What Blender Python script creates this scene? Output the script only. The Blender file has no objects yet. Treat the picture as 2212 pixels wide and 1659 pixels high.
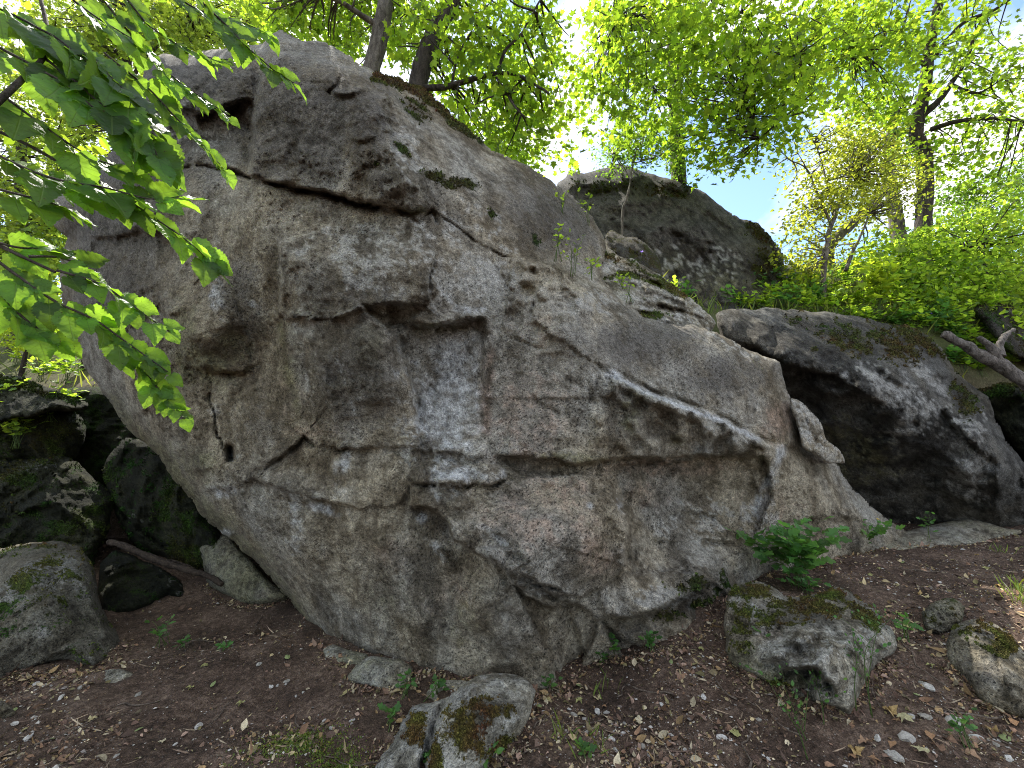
import bpy, math, random
import numpy as np
from mathutils import Vector, Matrix
sc = bpy.context.scene
R = math.radians
# ------------------------------------------------------------ camera
PITCH = R(8.0); CAMZ = 1.6; FOC = 929.0; CX, CY = 1106.0, 829.5     # photo grid 2212 x 1659
cam = bpy.data.cameras.new('camera'); camo = bpy.data.objects.new('camera', cam)
sc.collection.objects.link(camo); sc.camera = camo
camo.location = (0, 0, CAMZ); camo.rotation_euler = (R(90) + PITCH, 0, 0)
cam.sensor_width = 36.0; cam.lens = 36.0 * FOC / 2212.0
cam.clip_start = 0.05; cam.clip_end = 3000
# ------------------------------------------------------------ sky and sun
SUN_EL, SUN_AZ = 54.0, -30.0        # azimuth from +Y, negative = towards the left
w = bpy.data.worlds.new('World'); sc.world = w; w.use_nodes = True
nt = w.node_tree; nt.nodes.clear(); L = nt.links.new
out = nt.nodes.new('ShaderNodeOutputWorld'); bg = nt.nodes.new('ShaderNodeBackground')
sky = nt.nodes.new('ShaderNodeTexSky'); sky.sky_type = 'NISHITA'; sky.sun_disc = False; sky.dust_density = 0.3; sky.ozone_density = 2.0
sky.sun_elevation = R(SUN_EL); sky.sun_rotation = R(SUN_AZ)
tc = nt.nodes.new('ShaderNodeTexCoord')
nz = nt.nodes.new('ShaderNodeTexNoise'); nz.inputs['Scale'].default_value = 2.6; nz.inputs['Detail'].default_value = 7; nz.inputs['Roughness'].default_value = 0.55
nz.inputs['Distortion'].default_value = 0.4
mp = nt.nodes.new('ShaderNodeMapping'); mp.inputs['Scale'].default_value = (1, 1, 1.6); mp.inputs['Location'].default_value = (5.5, 3.3, 1.0)
rp = nt.nodes.new('ShaderNodeValToRGB'); rp.color_ramp.elements[0].position = 0.41; rp.color_ramp.elements[1].position = 0.60
mx = nt.nodes.new('ShaderNodeMix'); mx.data_type = 'RGBA'
mx.inputs['B'].default_value = (6.2, 6.08, 5.85, 1)
L(tc.outputs['Generated'], mp.inputs['Vector']); L(mp.outputs['Vector'], nz.inputs['Vector']); L(nz.outputs['Fac'], rp.inputs['Fac'])
L(rp.outputs['Color'], mx.inputs['Factor']); L(sky.outputs['Color'], mx.inputs['A']); L(mx.outputs['Result'], bg.inputs['Color'])
bg.inputs['Strength'].default_value = 0.13
L(bg.outputs['Background'], out.inputs['Surface'])
sl = bpy.data.lights.new('sun', 'SUN'); sl.energy = 4.0; sl.angle = R(0.53); sl.color = (1.0, 0.95, 0.86)
so = bpy.data.objects.new('sun', sl); sc.collection.objects.link(so)
sdir = Vector((math.sin(R(SUN_AZ)) * math.cos(R(SUN_EL)), math.cos(R(SUN_AZ)) * math.cos(R(SUN_EL)), math.sin(R(SUN_EL))))
so.rotation_euler = sdir.to_track_quat('Z', 'Y').to_euler(); so.location = (0, 0, 30)
vs = sc.view_settings; vs.view_transform = 'Standard'; vs.look = 'None'; vs.exposure = 1.46; vs.gamma = 1.0; vs.use_curve_mapping = False
sc.cycles.filter_width = 1.05; sc.cycles.denoising_prefilter = 'NONE'; sc.cycles.max_bounces = 6; sc.cycles.diffuse_bounces = 3; sc.cycles.transmission_bounces = 5; sc.cycles.transparent_max_bounces = 8
# ------------------------------------------------------------ photo grid -> place
CP, SP = math.cos(PITCH), math.sin(PITCH)
def W(fx, fy, Y):
    """point on the sight line through (fx, fy) that stands Y metres in front of the camera"""
    a = (np.asarray(fx, float) - CX) / FOC; b = (CY - np.asarray(fy, float)) / FOC
    d = np.asarray(Y, float) / (CP - b * SP)
    return np.stack([a * d, Y + 0 * d, CAMZ + d * (SP + b * CP)], -1)
def sm(a, b, x):
    t = np.clip((np.asarray(x, float) - a) / (b - a), 0, 1); return t * t * (3 - 2 * t)
# ------------------------------------------------------------ noise
_rs = np.random.RandomState(7); _perm = _rs.permutation(256); _perm = np.concatenate([_perm, _perm, _perm]); _val = _rs.rand(256) * 2 - 1
def vnoise(p):
    i = np.floor(p).astype(int); f = p - i; i &= 255; u = f * f * f * (f * (f * 6 - 15) + 10)
    def h(a, b, c): return _val[_perm[_perm[_perm[(i[:, 0] + a) & 255] + ((i[:, 1] + b) & 255)] + ((i[:, 2] + c) & 255)]]
    def mix(a, b, t): return a + (b - a) * t
    x00 = mix(h(0, 0, 0), h(1, 0, 0), u[:, 0]); x10 = mix(h(0, 1, 0), h(1, 1, 0), u[:, 0])
    x01 = mix(h(0, 0, 1), h(1, 0, 1), u[:, 0]); x11 = mix(h(0, 1, 1), h(1, 1, 1), u[:, 0])
    return mix(mix(x00, x10, u[:, 1]), mix(x01, x11, u[:, 1]), u[:, 2])
def fbm(p, octs=4, gain=0.5, ridge=False):
    s = 0; a = 1.0; q = np.array(p, float)
    for o in range(octs):
        n = vnoise(q + 17.3 * o)
        s = s + a * ((1 - 2 * np.abs(n)) if ridge else n); a *= gain; q = q * 2.03
    return s
# ------------------------------------------------------------ terrain
_lx = [-30, -9, -5.5, -3, 0, 2, 3.2, 5, 8, 30]; _ly = [7.0, 7.0, 6.3, 5.4, 4.3, 5.2, 6.3, 6.9, 6.9, 6.9]
def terrain(x, y):
    x = np.asarray(x, float); y = np.asarray(y, float)
    front = 0.30 * sm(4.0, 6.0, y) * sm(0, -3, x) + 0.36 * sm(0.3, 2.3, x) * sm(1.6, 3.8, y) + 0.08 * sm(3.0, 5.5, x)
    yl = np.interp(x, _lx, _ly)
    hl = np.interp(x, [-30, -9, -5, -2.5, 1, 3, 6, 30], [2.3, 2.3, 2.5, 3.9, 3.9, 3.6, 3.55, 3.55])
    t = y - yl
    hill = hl + np.clip(t - 0.5, 0, 3.1) * np.interp(x, [-9, -4, -1, 2, 4, 6, 8], [0.72, 0.6, 0.25, 0.40, 0.62, 0.82, 0.86]) + np.clip(t - 3.6, 0, 400) * 0.05
    return front + (hill - front) * sm(0.0, 0.9, t)
def ground_hit(fx, fy):
    lo, hi = 0.3, 40.0
    Ys = np.linspace(0.5, 12, 1200); P = W(fx + 0 * Ys, fy + 0 * Ys, Ys)
    below = P[:, 2] < terrain(P[:, 0], P[:, 1])
    k = int(np.argmax(below)) if below.any() else 1199
    return P[k]
# ------------------------------------------------------------ object helpers
COL = sc.collection
def props(o, label=None, cat=None, group=None, kind=None):
    if label: o['label'] = label
    if cat: o['category'] = cat
    if group: o['group'] = group
    if kind: o['kind'] = kind
    return o
def link(name, data, parent=None):
    o = bpy.data.objects.new(name, data); COL.objects.link(o)
    if parent is not None: o.parent = parent; o.matrix_parent_inverse = Matrix.Translation(-Vector(parent.location))
    return o
def empty(name, loc):
    o = bpy.data.objects.new(name, None); COL.objects.link(o); o.location = loc; o.empty_display_size = 0.1; return o
def npmesh(name, V, F, mat=None, smooth=True, attrs=None):
    V = np.ascontiguousarray(V, dtype=np.float32); F = np.ascontiguousarray(F, dtype=np.int32)
    me = bpy.data.meshes.new(name); k = F.shape[1]
    me.vertices.add(len(V)); me.vertices.foreach_set('co', V.ravel())
    me.loops.add(F.size); me.loops.foreach_set('vertex_index', F.ravel())
    me.polygons.add(len(F)); me.polygons.foreach_set('loop_start', np.arange(0, F.size, k, dtype=np.int32))
    me.polygons.foreach_set('use_smooth', np.full(len(F), smooth, dtype=bool))
    me.update(calc_edges=True)
    if attrs:
        for an, av in attrs.items():
            at = me.attributes.new(an, 'FLOAT_COLOR', 'POINT')
            c = np.ones((len(V), 4), np.float32); c[:, :av.shape[1]] = av; at.data.foreach_set('color', c.ravel())
    if mat: me.materials.append(mat)
    return me
# ------------------------------------------------------------ materials
def new_mat(name):
    m = bpy.data.materials.new(name); m.use_nodes = True; n = m.node_tree; n.nodes.clear(); return m, n
class NB:
    def __init__(s, n): s.n = n
    def __call__(s, t, **k):
        nd = s.n.nodes.new('ShaderNode' + t)
        for a, v in k.items():
            if a in ('op',): nd.operation = v
            elif a == 'dt': nd.data_type = v
            elif a == 'bt': nd.blend_type = v
            elif a == 'feature': nd.feature = v
            elif a == 'attr': nd.attribute_name = v
            else:
                key = a.replace('_', ' ')
                nd.inputs[key].default_value = v
        return nd
    def L(s, a, b): s.n.links.new(a, b)
    def noise(s, vec, scale, detail=5, rough=0.55, dist=0.0):
        nd = s('TexNoise', Scale=scale, Detail=detail, Roughness=rough, Distortion=dist); s.L(vec, nd.inputs['Vector']); return nd.outputs['Fac']
    def ramp(s, f, stops):
        nd = s.n.nodes.new('ShaderNodeValToRGB'); cr = nd.color_ramp
        while len(cr.elements) < len(stops): cr.elements.new(0.5)
        for e, (p, c) in zip(cr.elements, stops):
            e.position = p; e.color = (c, c, c, 1) if isinstance(c, (int, float)) else (*c, 1)
        s.L(f, nd.inputs['Fac']); return nd.outputs['Color']
    def mix(s, f, a, b, bt='MIX'):
        nd = s.n.nodes.new('ShaderNodeMix'); nd.data_type = 'RGBA'; nd.blend_type = bt
        for v, k in ((f, 'Factor'), (a, 'A'), (b, 'B')):
            if hasattr(v, 'is_output'): s.L(v, nd.inputs[k])
            elif k == 'Factor': nd.inputs[k].default_value = v
            else: nd.inputs[k].default_value = (*v, 1)
        return nd.outputs['Result']
    def math(s, op, a, b=None, clamp=False):
        nd = s.n.nodes.new('ShaderNodeMath'); nd.operation = op; nd.use_clamp = clamp
        for v, i in ((a, 0), (b, 1)):
            if v is None: continue
            if hasattr(v, 'is_output'): s.L(v, nd.inputs[i])
            else: nd.inputs[i].default_value = v
        return nd.outputs[0]
def rock_material(name):
    m, n = new_mat(name); b = NB(n)
    outn = b('OutputMaterial'); pr = b('BsdfPrincipled', Roughness=0.93); pr.inputs['Specular IOR Level'].default_value = 0.2
    geo = b('NewGeometry'); pos = geo.outputs['Position']
    ac = b('Attribute', attr='stone_colour'); a1 = b('Attribute', attr='growth'); s1 = b('SeparateColor'); b.L(a1.outputs['Color'], s1.inputs['Color'])
    n_f = b.noise(pos, 24.0, 5, 0.78); n_ff = b.noise(pos, 85.0, 2, 0.75)
    base = b.mix(0.78, ac.outputs['Color'], b.ramp(n_f, [(0.33, 0.22), (0.45, 0.80), (0.55, 1.10), (0.68, 1.75)]), 'MULTIPLY')
    base = b.mix(0.55, base, b.ramp(n_ff, [(0.36, 0.40), (0.5, 1.0), (0.64, 1.6)]), 'MULTIPLY')
    vor = b('TexVoronoi', Scale=40.0, Randomness=1.0)
    vv = n.nodes.new('ShaderNodeVectorMath'); vv.operation = 'MULTIPLY_ADD'; b.L(n_f, vv.inputs[0]); vv.inputs[1].default_value = (0.07, 0.07, 0.07); b.L(pos, vv.inputs[2]); b.L(vv.outputs[0], vor.inputs['Vector'])
    pore = b.math('MULTIPLY', b.ramp(vor.outputs['Distance'], [(0.12, 1.0), (0.30, 0.0)]), s1.outputs['Green'])
    base = b.mix(b.math('MULTIPLY', pore, 0.85), base, (0.022, 0.019, 0.016))
    moss = b.ramp(b.math('ADD', s1.outputs['Red'], b.math('MULTIPLY', b.math('SUBTRACT', n_f, 0.5), 1.9)), [(0.40, 0.0), (0.56, 1.0)])
    am = b('Attribute', attr='moss_colour')
    mc = b.mix(0.95, am.outputs['Color'], b.ramp(n_ff, [(0.34, 0.25), (0.5, 1.0), (0.66, 2.0)]), 'MULTIPLY')
    base = b.mix(moss, base, mc)
    b.L(base, pr.inputs['Base Color'])
    h = b.math('ADD', b.math('MULTIPLY', n_f, 1.0), b.math('MULTIPLY', n_ff, 0.30))
    h = b.math('SUBTRACT', h, b.math('MULTIPLY', pore, 0.55))
    h = b.math('ADD', h, b.math('MULTIPLY', moss, b.math('ADD', 0.3, b.math('MULTIPLY', n_ff, 0.9))))
    bp = b('Bump', Strength=1.0, Distance=0.075); b.L(h, bp.inputs['Height']); b.L(bp.outputs['Normal'], pr.inputs['Normal'])
    b.L(pr.outputs['BSDF'], outn.inputs['Surface'])
    return m
STONE = rock_material('weathered_limestone')
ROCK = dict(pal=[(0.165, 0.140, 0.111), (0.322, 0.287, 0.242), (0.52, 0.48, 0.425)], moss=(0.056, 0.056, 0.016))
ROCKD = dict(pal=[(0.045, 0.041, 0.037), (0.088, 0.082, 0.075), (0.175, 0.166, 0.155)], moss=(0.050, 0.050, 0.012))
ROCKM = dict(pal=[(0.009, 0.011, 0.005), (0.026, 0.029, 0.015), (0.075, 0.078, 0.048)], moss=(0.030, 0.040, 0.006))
ROCKP = dict(pal=[(0.12, 0.106, 0.084), (0.30, 0.275, 0.232), (0.56, 0.535, 0.49)], moss=(0.074, 0.076, 0.018))
def half(h):
    h = np.array(h, float); o = np.vstack([h, h[-2:0:-1] * [-1, 1]]); return o
SHAPES = {'maple': half([(0, 0), (0.16, 0.04), (0.44, 0.10), (0.27, 0.26), (0.55, 0.55), (0.30, 0.52), (0.17, 0.62), (0, 1.0)]),
          'oval': half([(0, 0), (0.25, 0.22), (0.30, 0.55), (0, 1.0)]),
          'lobed': half([(0, 0), (0.20, 0.03), (0.38, 0.16), (0.20, 0.30), (0.42, 0.50), (0.30, 0.66), (0.18, 0.70), (0.16, 0.90), (0, 0.97)]),
          'blade': half([(0, 0), (0.035, 0.3), (0.025, 0.7), (0, 1.0)])}
def unit(v): return v / (np.linalg.norm(v, axis=-1, keepdims=True) + 1e-9)
def leaves(pos, dirs, nrm, size, shape, rng, fold=0.22, curl=0.25):
    S = SHAPES[shape]; k = len(S); N = len(pos)
    y = unit(np.array(dirs, float)); x = unit(np.cross(y, nrm)); z = np.cross(x, y); size = np.asarray(size)[:, None]
    loc = np.vstack([[0, 0.42], S]); lz = fold * np.abs(loc[:, 0]); V = np.empty((N, k + 1, 3)); cu = (curl * rng.randn(N))[:, None]
    for q in range(k + 1): V[:, q] = pos + size * (x * loc[q, 0] + y * loc[q, 1] + z * (lz[q] - cu * (loc[q, 1] - 0.2) ** 2))
    j = np.arange(k); tri = np.stack([np.zeros(k, int), 1 + j, 1 + (j + 1) % k], 1)
    F = (np.arange(N)[:, None, None] * (k + 1) + tri[None]).reshape(-1, 3)
    rv = np.repeat(rng.rand(N, 3), k + 1, 0); return V.reshape(-1, 3), F, rv
def colour_mat(name, rough=0.9, fac=0.0):
    m, n = new_mat(name); b = NB(n); o = b('OutputMaterial'); p = b('BsdfPrincipled', Roughness=rough); p.inputs['Specular IOR Level'].default_value = 0.25; a = b('Attribute', attr='rnd')
    geo = b('NewGeometry'); c = b.mix(0.7, a.outputs['Color'], b.ramp(b.noise(geo.outputs['Position'], 140, 3, 0.7), [(0.35, 0.6), (0.65, 1.35)]), 'MULTIPLY')
    b.L(c, p.inputs['Base Color']); b.L(p.outputs['BSDF'], o.inputs['Surface']); return m
MOSSM = colour_mat('moss_shoots')
# ------------------------------------------------------------ rock builder
def spline(pts, closed=True, spacing=8.0):
    P = np.array(pts, float); n = len(P); outp = []
    for i in range(n if closed else n - 1):
        p0, p1, p2, p3 = (P[(i - 1) % n], P[i], P[(i + 1) % n], P[(i + 2) % n]) if closed else (P[max(i - 1, 0)], P[i], P[i + 1], P[min(i + 2, n - 1)])
        k = max(1, int(np.hypot(*(p2 - p1)) / spacing))
        for t in np.arange(k) / k:
            # blend of straight and Catmull-Rom keeps rocky corners
            c = 0.5 * ((2 * p1) + (-p0 + p2) * t + (2 * p0 - 5 * p1 + 4 * p2 - p3) * t * t + (-p0 + 3 * p1 - 3 * p2 + p3) * t ** 3)
            outp.append(0.5 * c + 0.5 * (p1 + (p2 - p1) * t))
    if not closed: outp.append(P[-1])
    return np.array(outp)
def seg_dist(Q, poly, closed):
    """distance, nearest point, signed side (+ = left of travel, up the picture for a line drawn left to right), position 0..1"""
    A = poly; B = np.roll(poly, -1, 0) if closed else poly[1:]; A = A if closed else poly[:-1]
    best = np.full(len(Q), 1e9); near = np.zeros((len(Q), 2)); side = np.zeros(len(Q)); tpos = np.zeros(len(Q))
    ln = np.hypot(*(B - A).T); cum = np.concatenate([[0], np.cumsum(ln)]); tot = cum[-1]
    for k in range(len(A)):
        d = B[k] - A[k]; l2 = max((d * d).sum(), 1e-9); v = Q - A[k]
        t = np.clip((v @ d) / l2, 0, 1); r = v - t[:, None] * d; dd = (r * r).sum(1)
        mk = dd < best; best[mk] = dd[mk]; near[mk] = (A[k] + t[:, None] * d)[mk]
        side[mk] = -(d[0] * v[:, 1] - d[1] * v[:, 0])[mk]; tpos[mk] = ((cum[k] + t * ln[k]) / tot)[mk]
    return np.sqrt(best), near, np.sign(side), tpos
def inside(Q, poly):
    c = np.zeros(len(Q), bool); n = len(poly)
    for i in range(n):
        x1, y1 = poly[i]; x2, y2 = poly[i - 1]
        if y1 == y2: continue
        m = ((y1 > Q[:, 1]) != (y2 > Q[:, 1])) & (Q[:, 0] < (x2 - x1) * (Q[:, 1] - y1) / (y2 - y1) + x1); c ^= m
    return c
def tps(ctrl, Q):
    C = np.array([c[:2] for c in ctrl], float) / 500.0; v = np.array([c[2] for c in ctrl], float); n = len(C)
    def U(a, b):
        r2 = ((a[:, None] - b[None]) ** 2).sum(-1); return 0.5 * r2 * np.log(r2 + 1e-9)
    K = U(C, C) + np.eye(n) * 0.004; Pm = np.hstack([np.ones((n, 1)), C]); A = np.zeros((n + 3, n + 3)); A[:n, :n] = K; A[:n, n:] = Pm; A[n:, :n] = Pm.T
    sol = np.linalg.solve(A, np.concatenate([v, np.zeros(3)])); Qs = Q / 500.0; o = np.zeros(len(Q))
    for i in range(0, len(Q), 20000):
        q = Qs[i:i + 20000]; o[i:i + 20000] = U(q, C) @ sol[:n] + np.hstack([np.ones((len(q), 1)), q]) @ sol[n:]
    return o
def rock_mesh(name, outline, ctrl, T=0.6, rpx=60, rdep=0.25, step=6.0, amp=0.05, freq=2.5, seed=0, feats=(), paint=(), mat=None, ragged=2.5, strata=0.0, wpx=4.0, facet=110.0, facet_amp=0.03, skin=0.016, skin_f=1.0, gain=1.0, plates=()):
    rng = np.random.RandomState(seed + 11)
    poly = spline(outline, True, max(step, 6.0))
    jn = fbm(np.stack([poly[:, 0] / 22.0, poly[:, 1] / 22.0, np.full(len(poly), seed * 3.7)], 1), 3); jn2 = fbm(np.stack([poly[:, 0] / 22.0, poly[:, 1] / 22.0, np.full(len(poly), seed * 3.7 + 50)], 1), 3)
    poly = poly + ragged * np.stack([jn, jn2], 1)
    ctrl = [(c[0], c[1], ground_hit(c[0], c[1])[1]) if c[2] == 'g' else c for c in ctrl]
    x0, y0 = poly.min(0) - 2 * step; x1, y1 = poly.max(0) + 2 * step
    nx = int((x1 - x0) / step) + 1; ny = int((y1 - y0) / step) + 1
    gx, gy = np.meshgrid(x0 + np.arange(nx) * step, y0 + np.arange(ny) * step)
    Q = np.stack([gx.ravel(), gy.ravel()], 1)
    dist, near, _, _ = seg_dist(Q, poly, True); ins = inside(Q, poly)
    snap = dist < 0.62 * step; keep = ins | snap
    Q[snap] = near[snap]; dist[snap] = 0
    idx = np.arange(nx * ny).reshape(ny, nx)
    quads = np.stack([idx[:-1, :-1], idx[1:, :-1], idx[1:, 1:], idx[:-1, 1:]], -1).reshape(-1, 4)
    quads = quads[keep[quads].all(1) & ~snap[quads].all(1)]
    used = np.unique(quads); remap = np.full(nx * ny, -1); remap[used] = np.arange(len(used)); quads = remap[quads]
    Q = Q[used]; dist = dist[used]; bnd = snap[used]
    base = tps(ctrl, Q)
    s = np.clip(dist / rpx, 0, 1); rnd = rdep * (1 - np.sqrt(1 - (1 - s) ** 2 + 1e-9))
    Yf = base + rnd
    env = np.clip(dist / (rpx * 0.5), 0.15, 1)
    # rock relief: coarse lumps, facets, strata
    P0 = W(Q[:, 0], Q[:, 1], Yf)
    off = np.zeros(len(Q)); q = P0 * freq + seed * 13.1
    warp = fbm(q * 0.7 + 40, 2)[:, None] * 0.6
    off += amp * fbm(q + warp, 5, 0.55) + 0.55 * amp * fbm(q * 0.9 + 9 + warp, 4, 0.5, ridge=True) * 0.6
    # planar facets with narrow joints
    cell = facet; jc = np.random.RandomState(seed + 5); gxn, gyn = int((x1 - x0) / cell) + 3, int((y1 - y0) / (cell * 0.8)) + 3
    if facet_amp:
        wq = Q + 14 * np.stack([fbm(np.stack([Q[:, 0] / 60, Q[:, 1] / 60, 0 * Q[:, 0] + 3], 1), 3), fbm(np.stack([Q[:, 0] / 60, Q[:, 1] / 60, 0 * Q[:, 0] + 33], 1), 3)], 1)
        cc = np.stack(np.meshgrid(x0 + (np.arange(gxn) - 0.5) * cell, y0 + (np.arange(gyn) - 0.5) * cell * 0.8), -1).reshape(-1, 2); cc = cc + (jc.rand(*cc.shape) - 0.5) * cell * 0.9
        gr = jc.randn(len(cc), 2) * facet_amp; hh = jc.randn(len(cc)) * facet_amp * 0.35
        num = np.zeros(len(Q)); den = np.zeros(len(Q)); dmin = np.full(len(Q), 1e9)
        for c_ in cc: dmin = np.minimum(dmin, np.hypot(*(wq - c_).T))
        for c_, g_, h_ in zip(cc, gr, hh):
            r_ = wq - c_; wgt = np.exp(-np.clip((np.hypot(*r_.T) - dmin) / (cell * 0.05), 0, 40)); num += wgt * (h_ + (r_ @ g_) / cell); den += wgt
        off += num / den
    # spalled skin: sawtooth contours of a noise give thin broken edges, only in places
    sk = fbm(P0 * np.array([2.6, 2.6, 4.6]) * skin_f + seed * 5.3, 4, 0.55); saw = (sk * 5.0) % 1.0
    where = sm(-0.05, 0.35, fbm(P0 * 1.1 + 71 + seed, 3)); off += skin * saw * (0.25 + where)
    off += 0.42 * skin * fbm(P0 * np.array([13, 13, 19]), 4, 0.72)
    if strata:
        st = (P0[:, 2] + 0.12 * fbm(P0 * 1.3 + seed, 2) + 0.15 * P0[:, 0]) * 9; tri = np.abs((st % 1) - 0.35)
        off += strata * (np.where((st % 1) < 0.35, (st % 1) / 0.35, 1 - ((st % 1) - 0.35) / 0.65) - 0.5) * (0.4 + 0.6 * np.clip(fbm(P0 * 1.7 + 3, 2) + 0.3, 0, 1))
    for ft in feats:
        kind, pl = ft[0], spline(ft[1], False, 10.0)
        jx = fbm(np.stack([pl[:, 0] / 14, pl[:, 1] / 14, np.full(len(pl), 2.2)], 1), 3); jy = fbm(np.stack([pl[:, 0] / 14, pl[:, 1] / 14, np.full(len(pl), 9.2)], 1), 3)
        pl = pl + wpx * np.stack([jx, jy], 1)
        mnx, mny = pl.min(0) - 260; mxx, mxy = pl.max(0) + 260
        sel = np.where((Q[:, 0] > mnx) & (Q[:, 0] < mxx) & (Q[:, 1] > mny) & (Q[:, 1] < mxy))[0]
        if not len(sel): continue
        dd, _, sd, tp = seg_dist(Q[sel], pl, False); sdv = dd * sd
        ends = sm(0, 0.14, tp) * sm(1, 0.86, tp) if len(ft) < 7 else np.ones(len(sel))
        ends = ends * gain * np.clip(1.0 + 0.8 * fbm(np.stack([Q[sel, 0] / 30, Q[sel, 1] / 30, np.full(len(sel), 4.0 + seed)], 1), 3), 0.45, 1.6)
        if kind == 'lip':          # (line, out, up_width, under, under_width, [open])  upper side stands proud, lower side is cut back
            _, _, o_, wu, u_, wd = ft[:6]; tr = 1 / (1 + np.exp(-np.clip(sdv / 1.6, -30, 30)))
            off[sel] += ends * (tr * o_ * np.exp(-(np.clip(sdv, 0, None) / wu) ** 1.3) - (1 - tr) * u_ * np.exp(-(np.clip(-sdv, 0, None) / wd) ** 1.3))
        elif kind == 'shelf':      # lower side stands proud, the step has a slope of given width that looks up
            _, _, o_, wd, sw = ft[:5]; tr = sm(-sw, sw, sdv)
            off[sel] += ends * (1 - tr) * o_ * np.exp(-np.clip(-sdv - sw, 0, None) / wd)
        elif kind == 'crack':      # (line, depth, half width)
            _, _, o_, wd = ft[:4]; off[sel] -= ends * o_ * np.exp(-(dd / wd) ** 2)
        elif kind == 'ridge':
            _, _, o_, wd = ft[:4]; off[sel] += ends * o_ * np.exp(-dd / wd)
    wx = 5.0 * np.stack([fbm(np.stack([Q[:, 0] / 26, Q[:, 1] / 26, 0 * Q[:, 0] + 5 + seed], 1), 4, 0.6), fbm(np.stack([Q[:, 0] / 26, Q[:, 1] / 26, 0 * Q[:, 0] + 45 + seed], 1), 4, 0.6)], 1)
    for pg, o_, gx_, gy_ in plates:        # slabs of rock with sharp broken edges: offset and tilt (per 100 grid units)
        pg = spline(pg, True, 12.0); lo_, hi_ = pg.min(0) - 40, pg.max(0) + 40; sel = np.where(((Q > lo_) & (Q < hi_)).all(1))[0]; q_ = (Q + wx)[sel]
        dd = seg_dist(q_, pg, True)[0] * np.where(inside(q_, pg), 1, -1); c_ = pg.mean(0); off[sel] += sm(-2.2, 2.8, dd) * (o_ + gx_ * (Q[sel, 0] - c_[0]) / 100 + gy_ * (Q[sel, 1] - c_[1]) / 100)
    for pt in paint:
        if pt[0] == 'bulge':
            _, cx, cy, rx, ry, o_ = pt[:6]; e = ((Q[:, 0] - cx) / rx) ** 2 + ((Q[:, 1] - cy) / ry) ** 2; off += o_ * np.exp(-e)
    Yf = Yf - off * env
    V = W(Q[:, 0], Q[:, 1], Yf)
    # colour masks
    ch = {'moss': 0, 'chalk': 1, 'rust': 2, 'algae': 3, 'dark': 4, 'pale': 5}
    M = np.zeros((len(Q), 6))
    for pt in paint:
        if pt[0] == 'bulge': continue
        c = ch[pt[0]]
        if pt[1] == 'line':
            _, _, pl, wd, st = pt; dd = seg_dist(Q, spline(pl, False, 14), False)[0]; M[:, c] = np.maximum(M[:, c], st * np.exp(-(dd / wd) ** 2))
        elif pt[1] == 'all': M[:, c] = np.maximum(M[:, c], pt[2])
        else:
            _, cx, cy, rx, ry, st = pt[:6]; an = R(pt[6]) if len(pt) > 6 else 0; dx, dy = Q[:, 0] - cx, Q[:, 1] - cy
            u = (dx * math.cos(an) + dy * math.sin(an)) / rx; v = (-dx * math.sin(an) + dy * math.cos(an)) / ry; M[:, c] = np.maximum(M[:, c], st * np.exp(-(u * u + v * v) ** 1.5))
    # colour: blotches, drip streaks, then films and crusts whose edges follow the grain
    nL = fbm(V * 1.1 + 3 * seed, 4); nM = fbm(V * np.array([6.0, 6.0, 7.5]) + 20, 4, 0.6); nS = fbm(V * np.array([5.0, 5.0, 0.8]) + 60, 3); nF = fbm(V * 22.0, 3, 0.65)
    pal = [np.array(c) for c in mat['pal']]
    tt = np.clip(0.5 + 0.36 * nL + 0.40 * nM + 0.38 * nS + 0.34 * nF, 0, 1)[:, None]
    C = np.where(tt < 0.5, pal[0] + (pal[1] - pal[0]) * tt * 2, pal[1] + (pal[2] - pal[1]) * (tt - 0.5) * 2)
    hue = np.clip(0.5 + 0.8 * fbm(V * 0.9 + 90, 3) + 0.5 * fbm(V * 4 + 14, 3), 0, 1)[:, None]
    C = C * (np.array([1.05, 1.0, 0.86]) * hue + np.array([0.97, 1.0, 1.0]) * (1 - hue))
    g = 0.55 * nM + 0.45 * nF + 0.35 * nL
    def film(k, lo, hi, amt, strength, c0, c1):
        nonlocal C
        f = (sm(lo, hi, M[:, k] + amt * g * (M[:, k] > 0.02)) * strength)[:, None]; t = np.clip(0.5 + 0.8 * nF + 0.5 * nM, 0, 1)[:, None]
        C = C * (1 - f) + f * (np.array(c0) * (1 - t) + np.array(c1) * t)
    film(2, 0.15, 1.05, 0.50, 0.72, (0.16, 0.105, 0.075), (0.42, 0.29, 0.215))
    film(3, 0.15, 0.95, 0.55, 0.72, (0.055, 0.058, 0.022), (0.24, 0.228, 0.118))
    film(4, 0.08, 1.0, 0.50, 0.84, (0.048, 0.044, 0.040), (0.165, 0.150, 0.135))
    film(5, 0.36, 0.66, 1.10, 0.55, (0.38, 0.37, 0.34), (0.60, 0.59, 0.56))
    film(1, 0.20, 1.20, 0.55, 0.85, (0.52, 0.525, 0.53), (0.76, 0.77, 0.78))
    mossm = np.clip(M[:, 0] * (1.0 + 0.9 * g) + 0.25 * g * (M[:, 0] > 0.03), 0, 1)
    poro = 0.25 + 0.75 * sm(-0.2, 0.3, fbm(V * 1.7 + 31, 3))
    # back half: pushed straight away from the viewer, coarser relief
    n = len(Q); inner = np.where(~bnd)[0]; bmap = np.arange(n); bmap[inner] = n + np.arange(len(inner))
    sb = np.clip(dist[inner] / (rpx * 1.6), 0, 1); Vb = W(Q[inner, 0], Q[inner, 1], base[inner] + rdep)
    push = T * np.sqrt(1 - (1 - sb) ** 2 + 1e-9) + 0.5 * amp * fbm(Vb * freq, 3); ax_ = Vb[:, 0] / Vb[:, 1]; az_ = (Vb[:, 2] - CAMZ) / Vb[:, 1]
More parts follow.
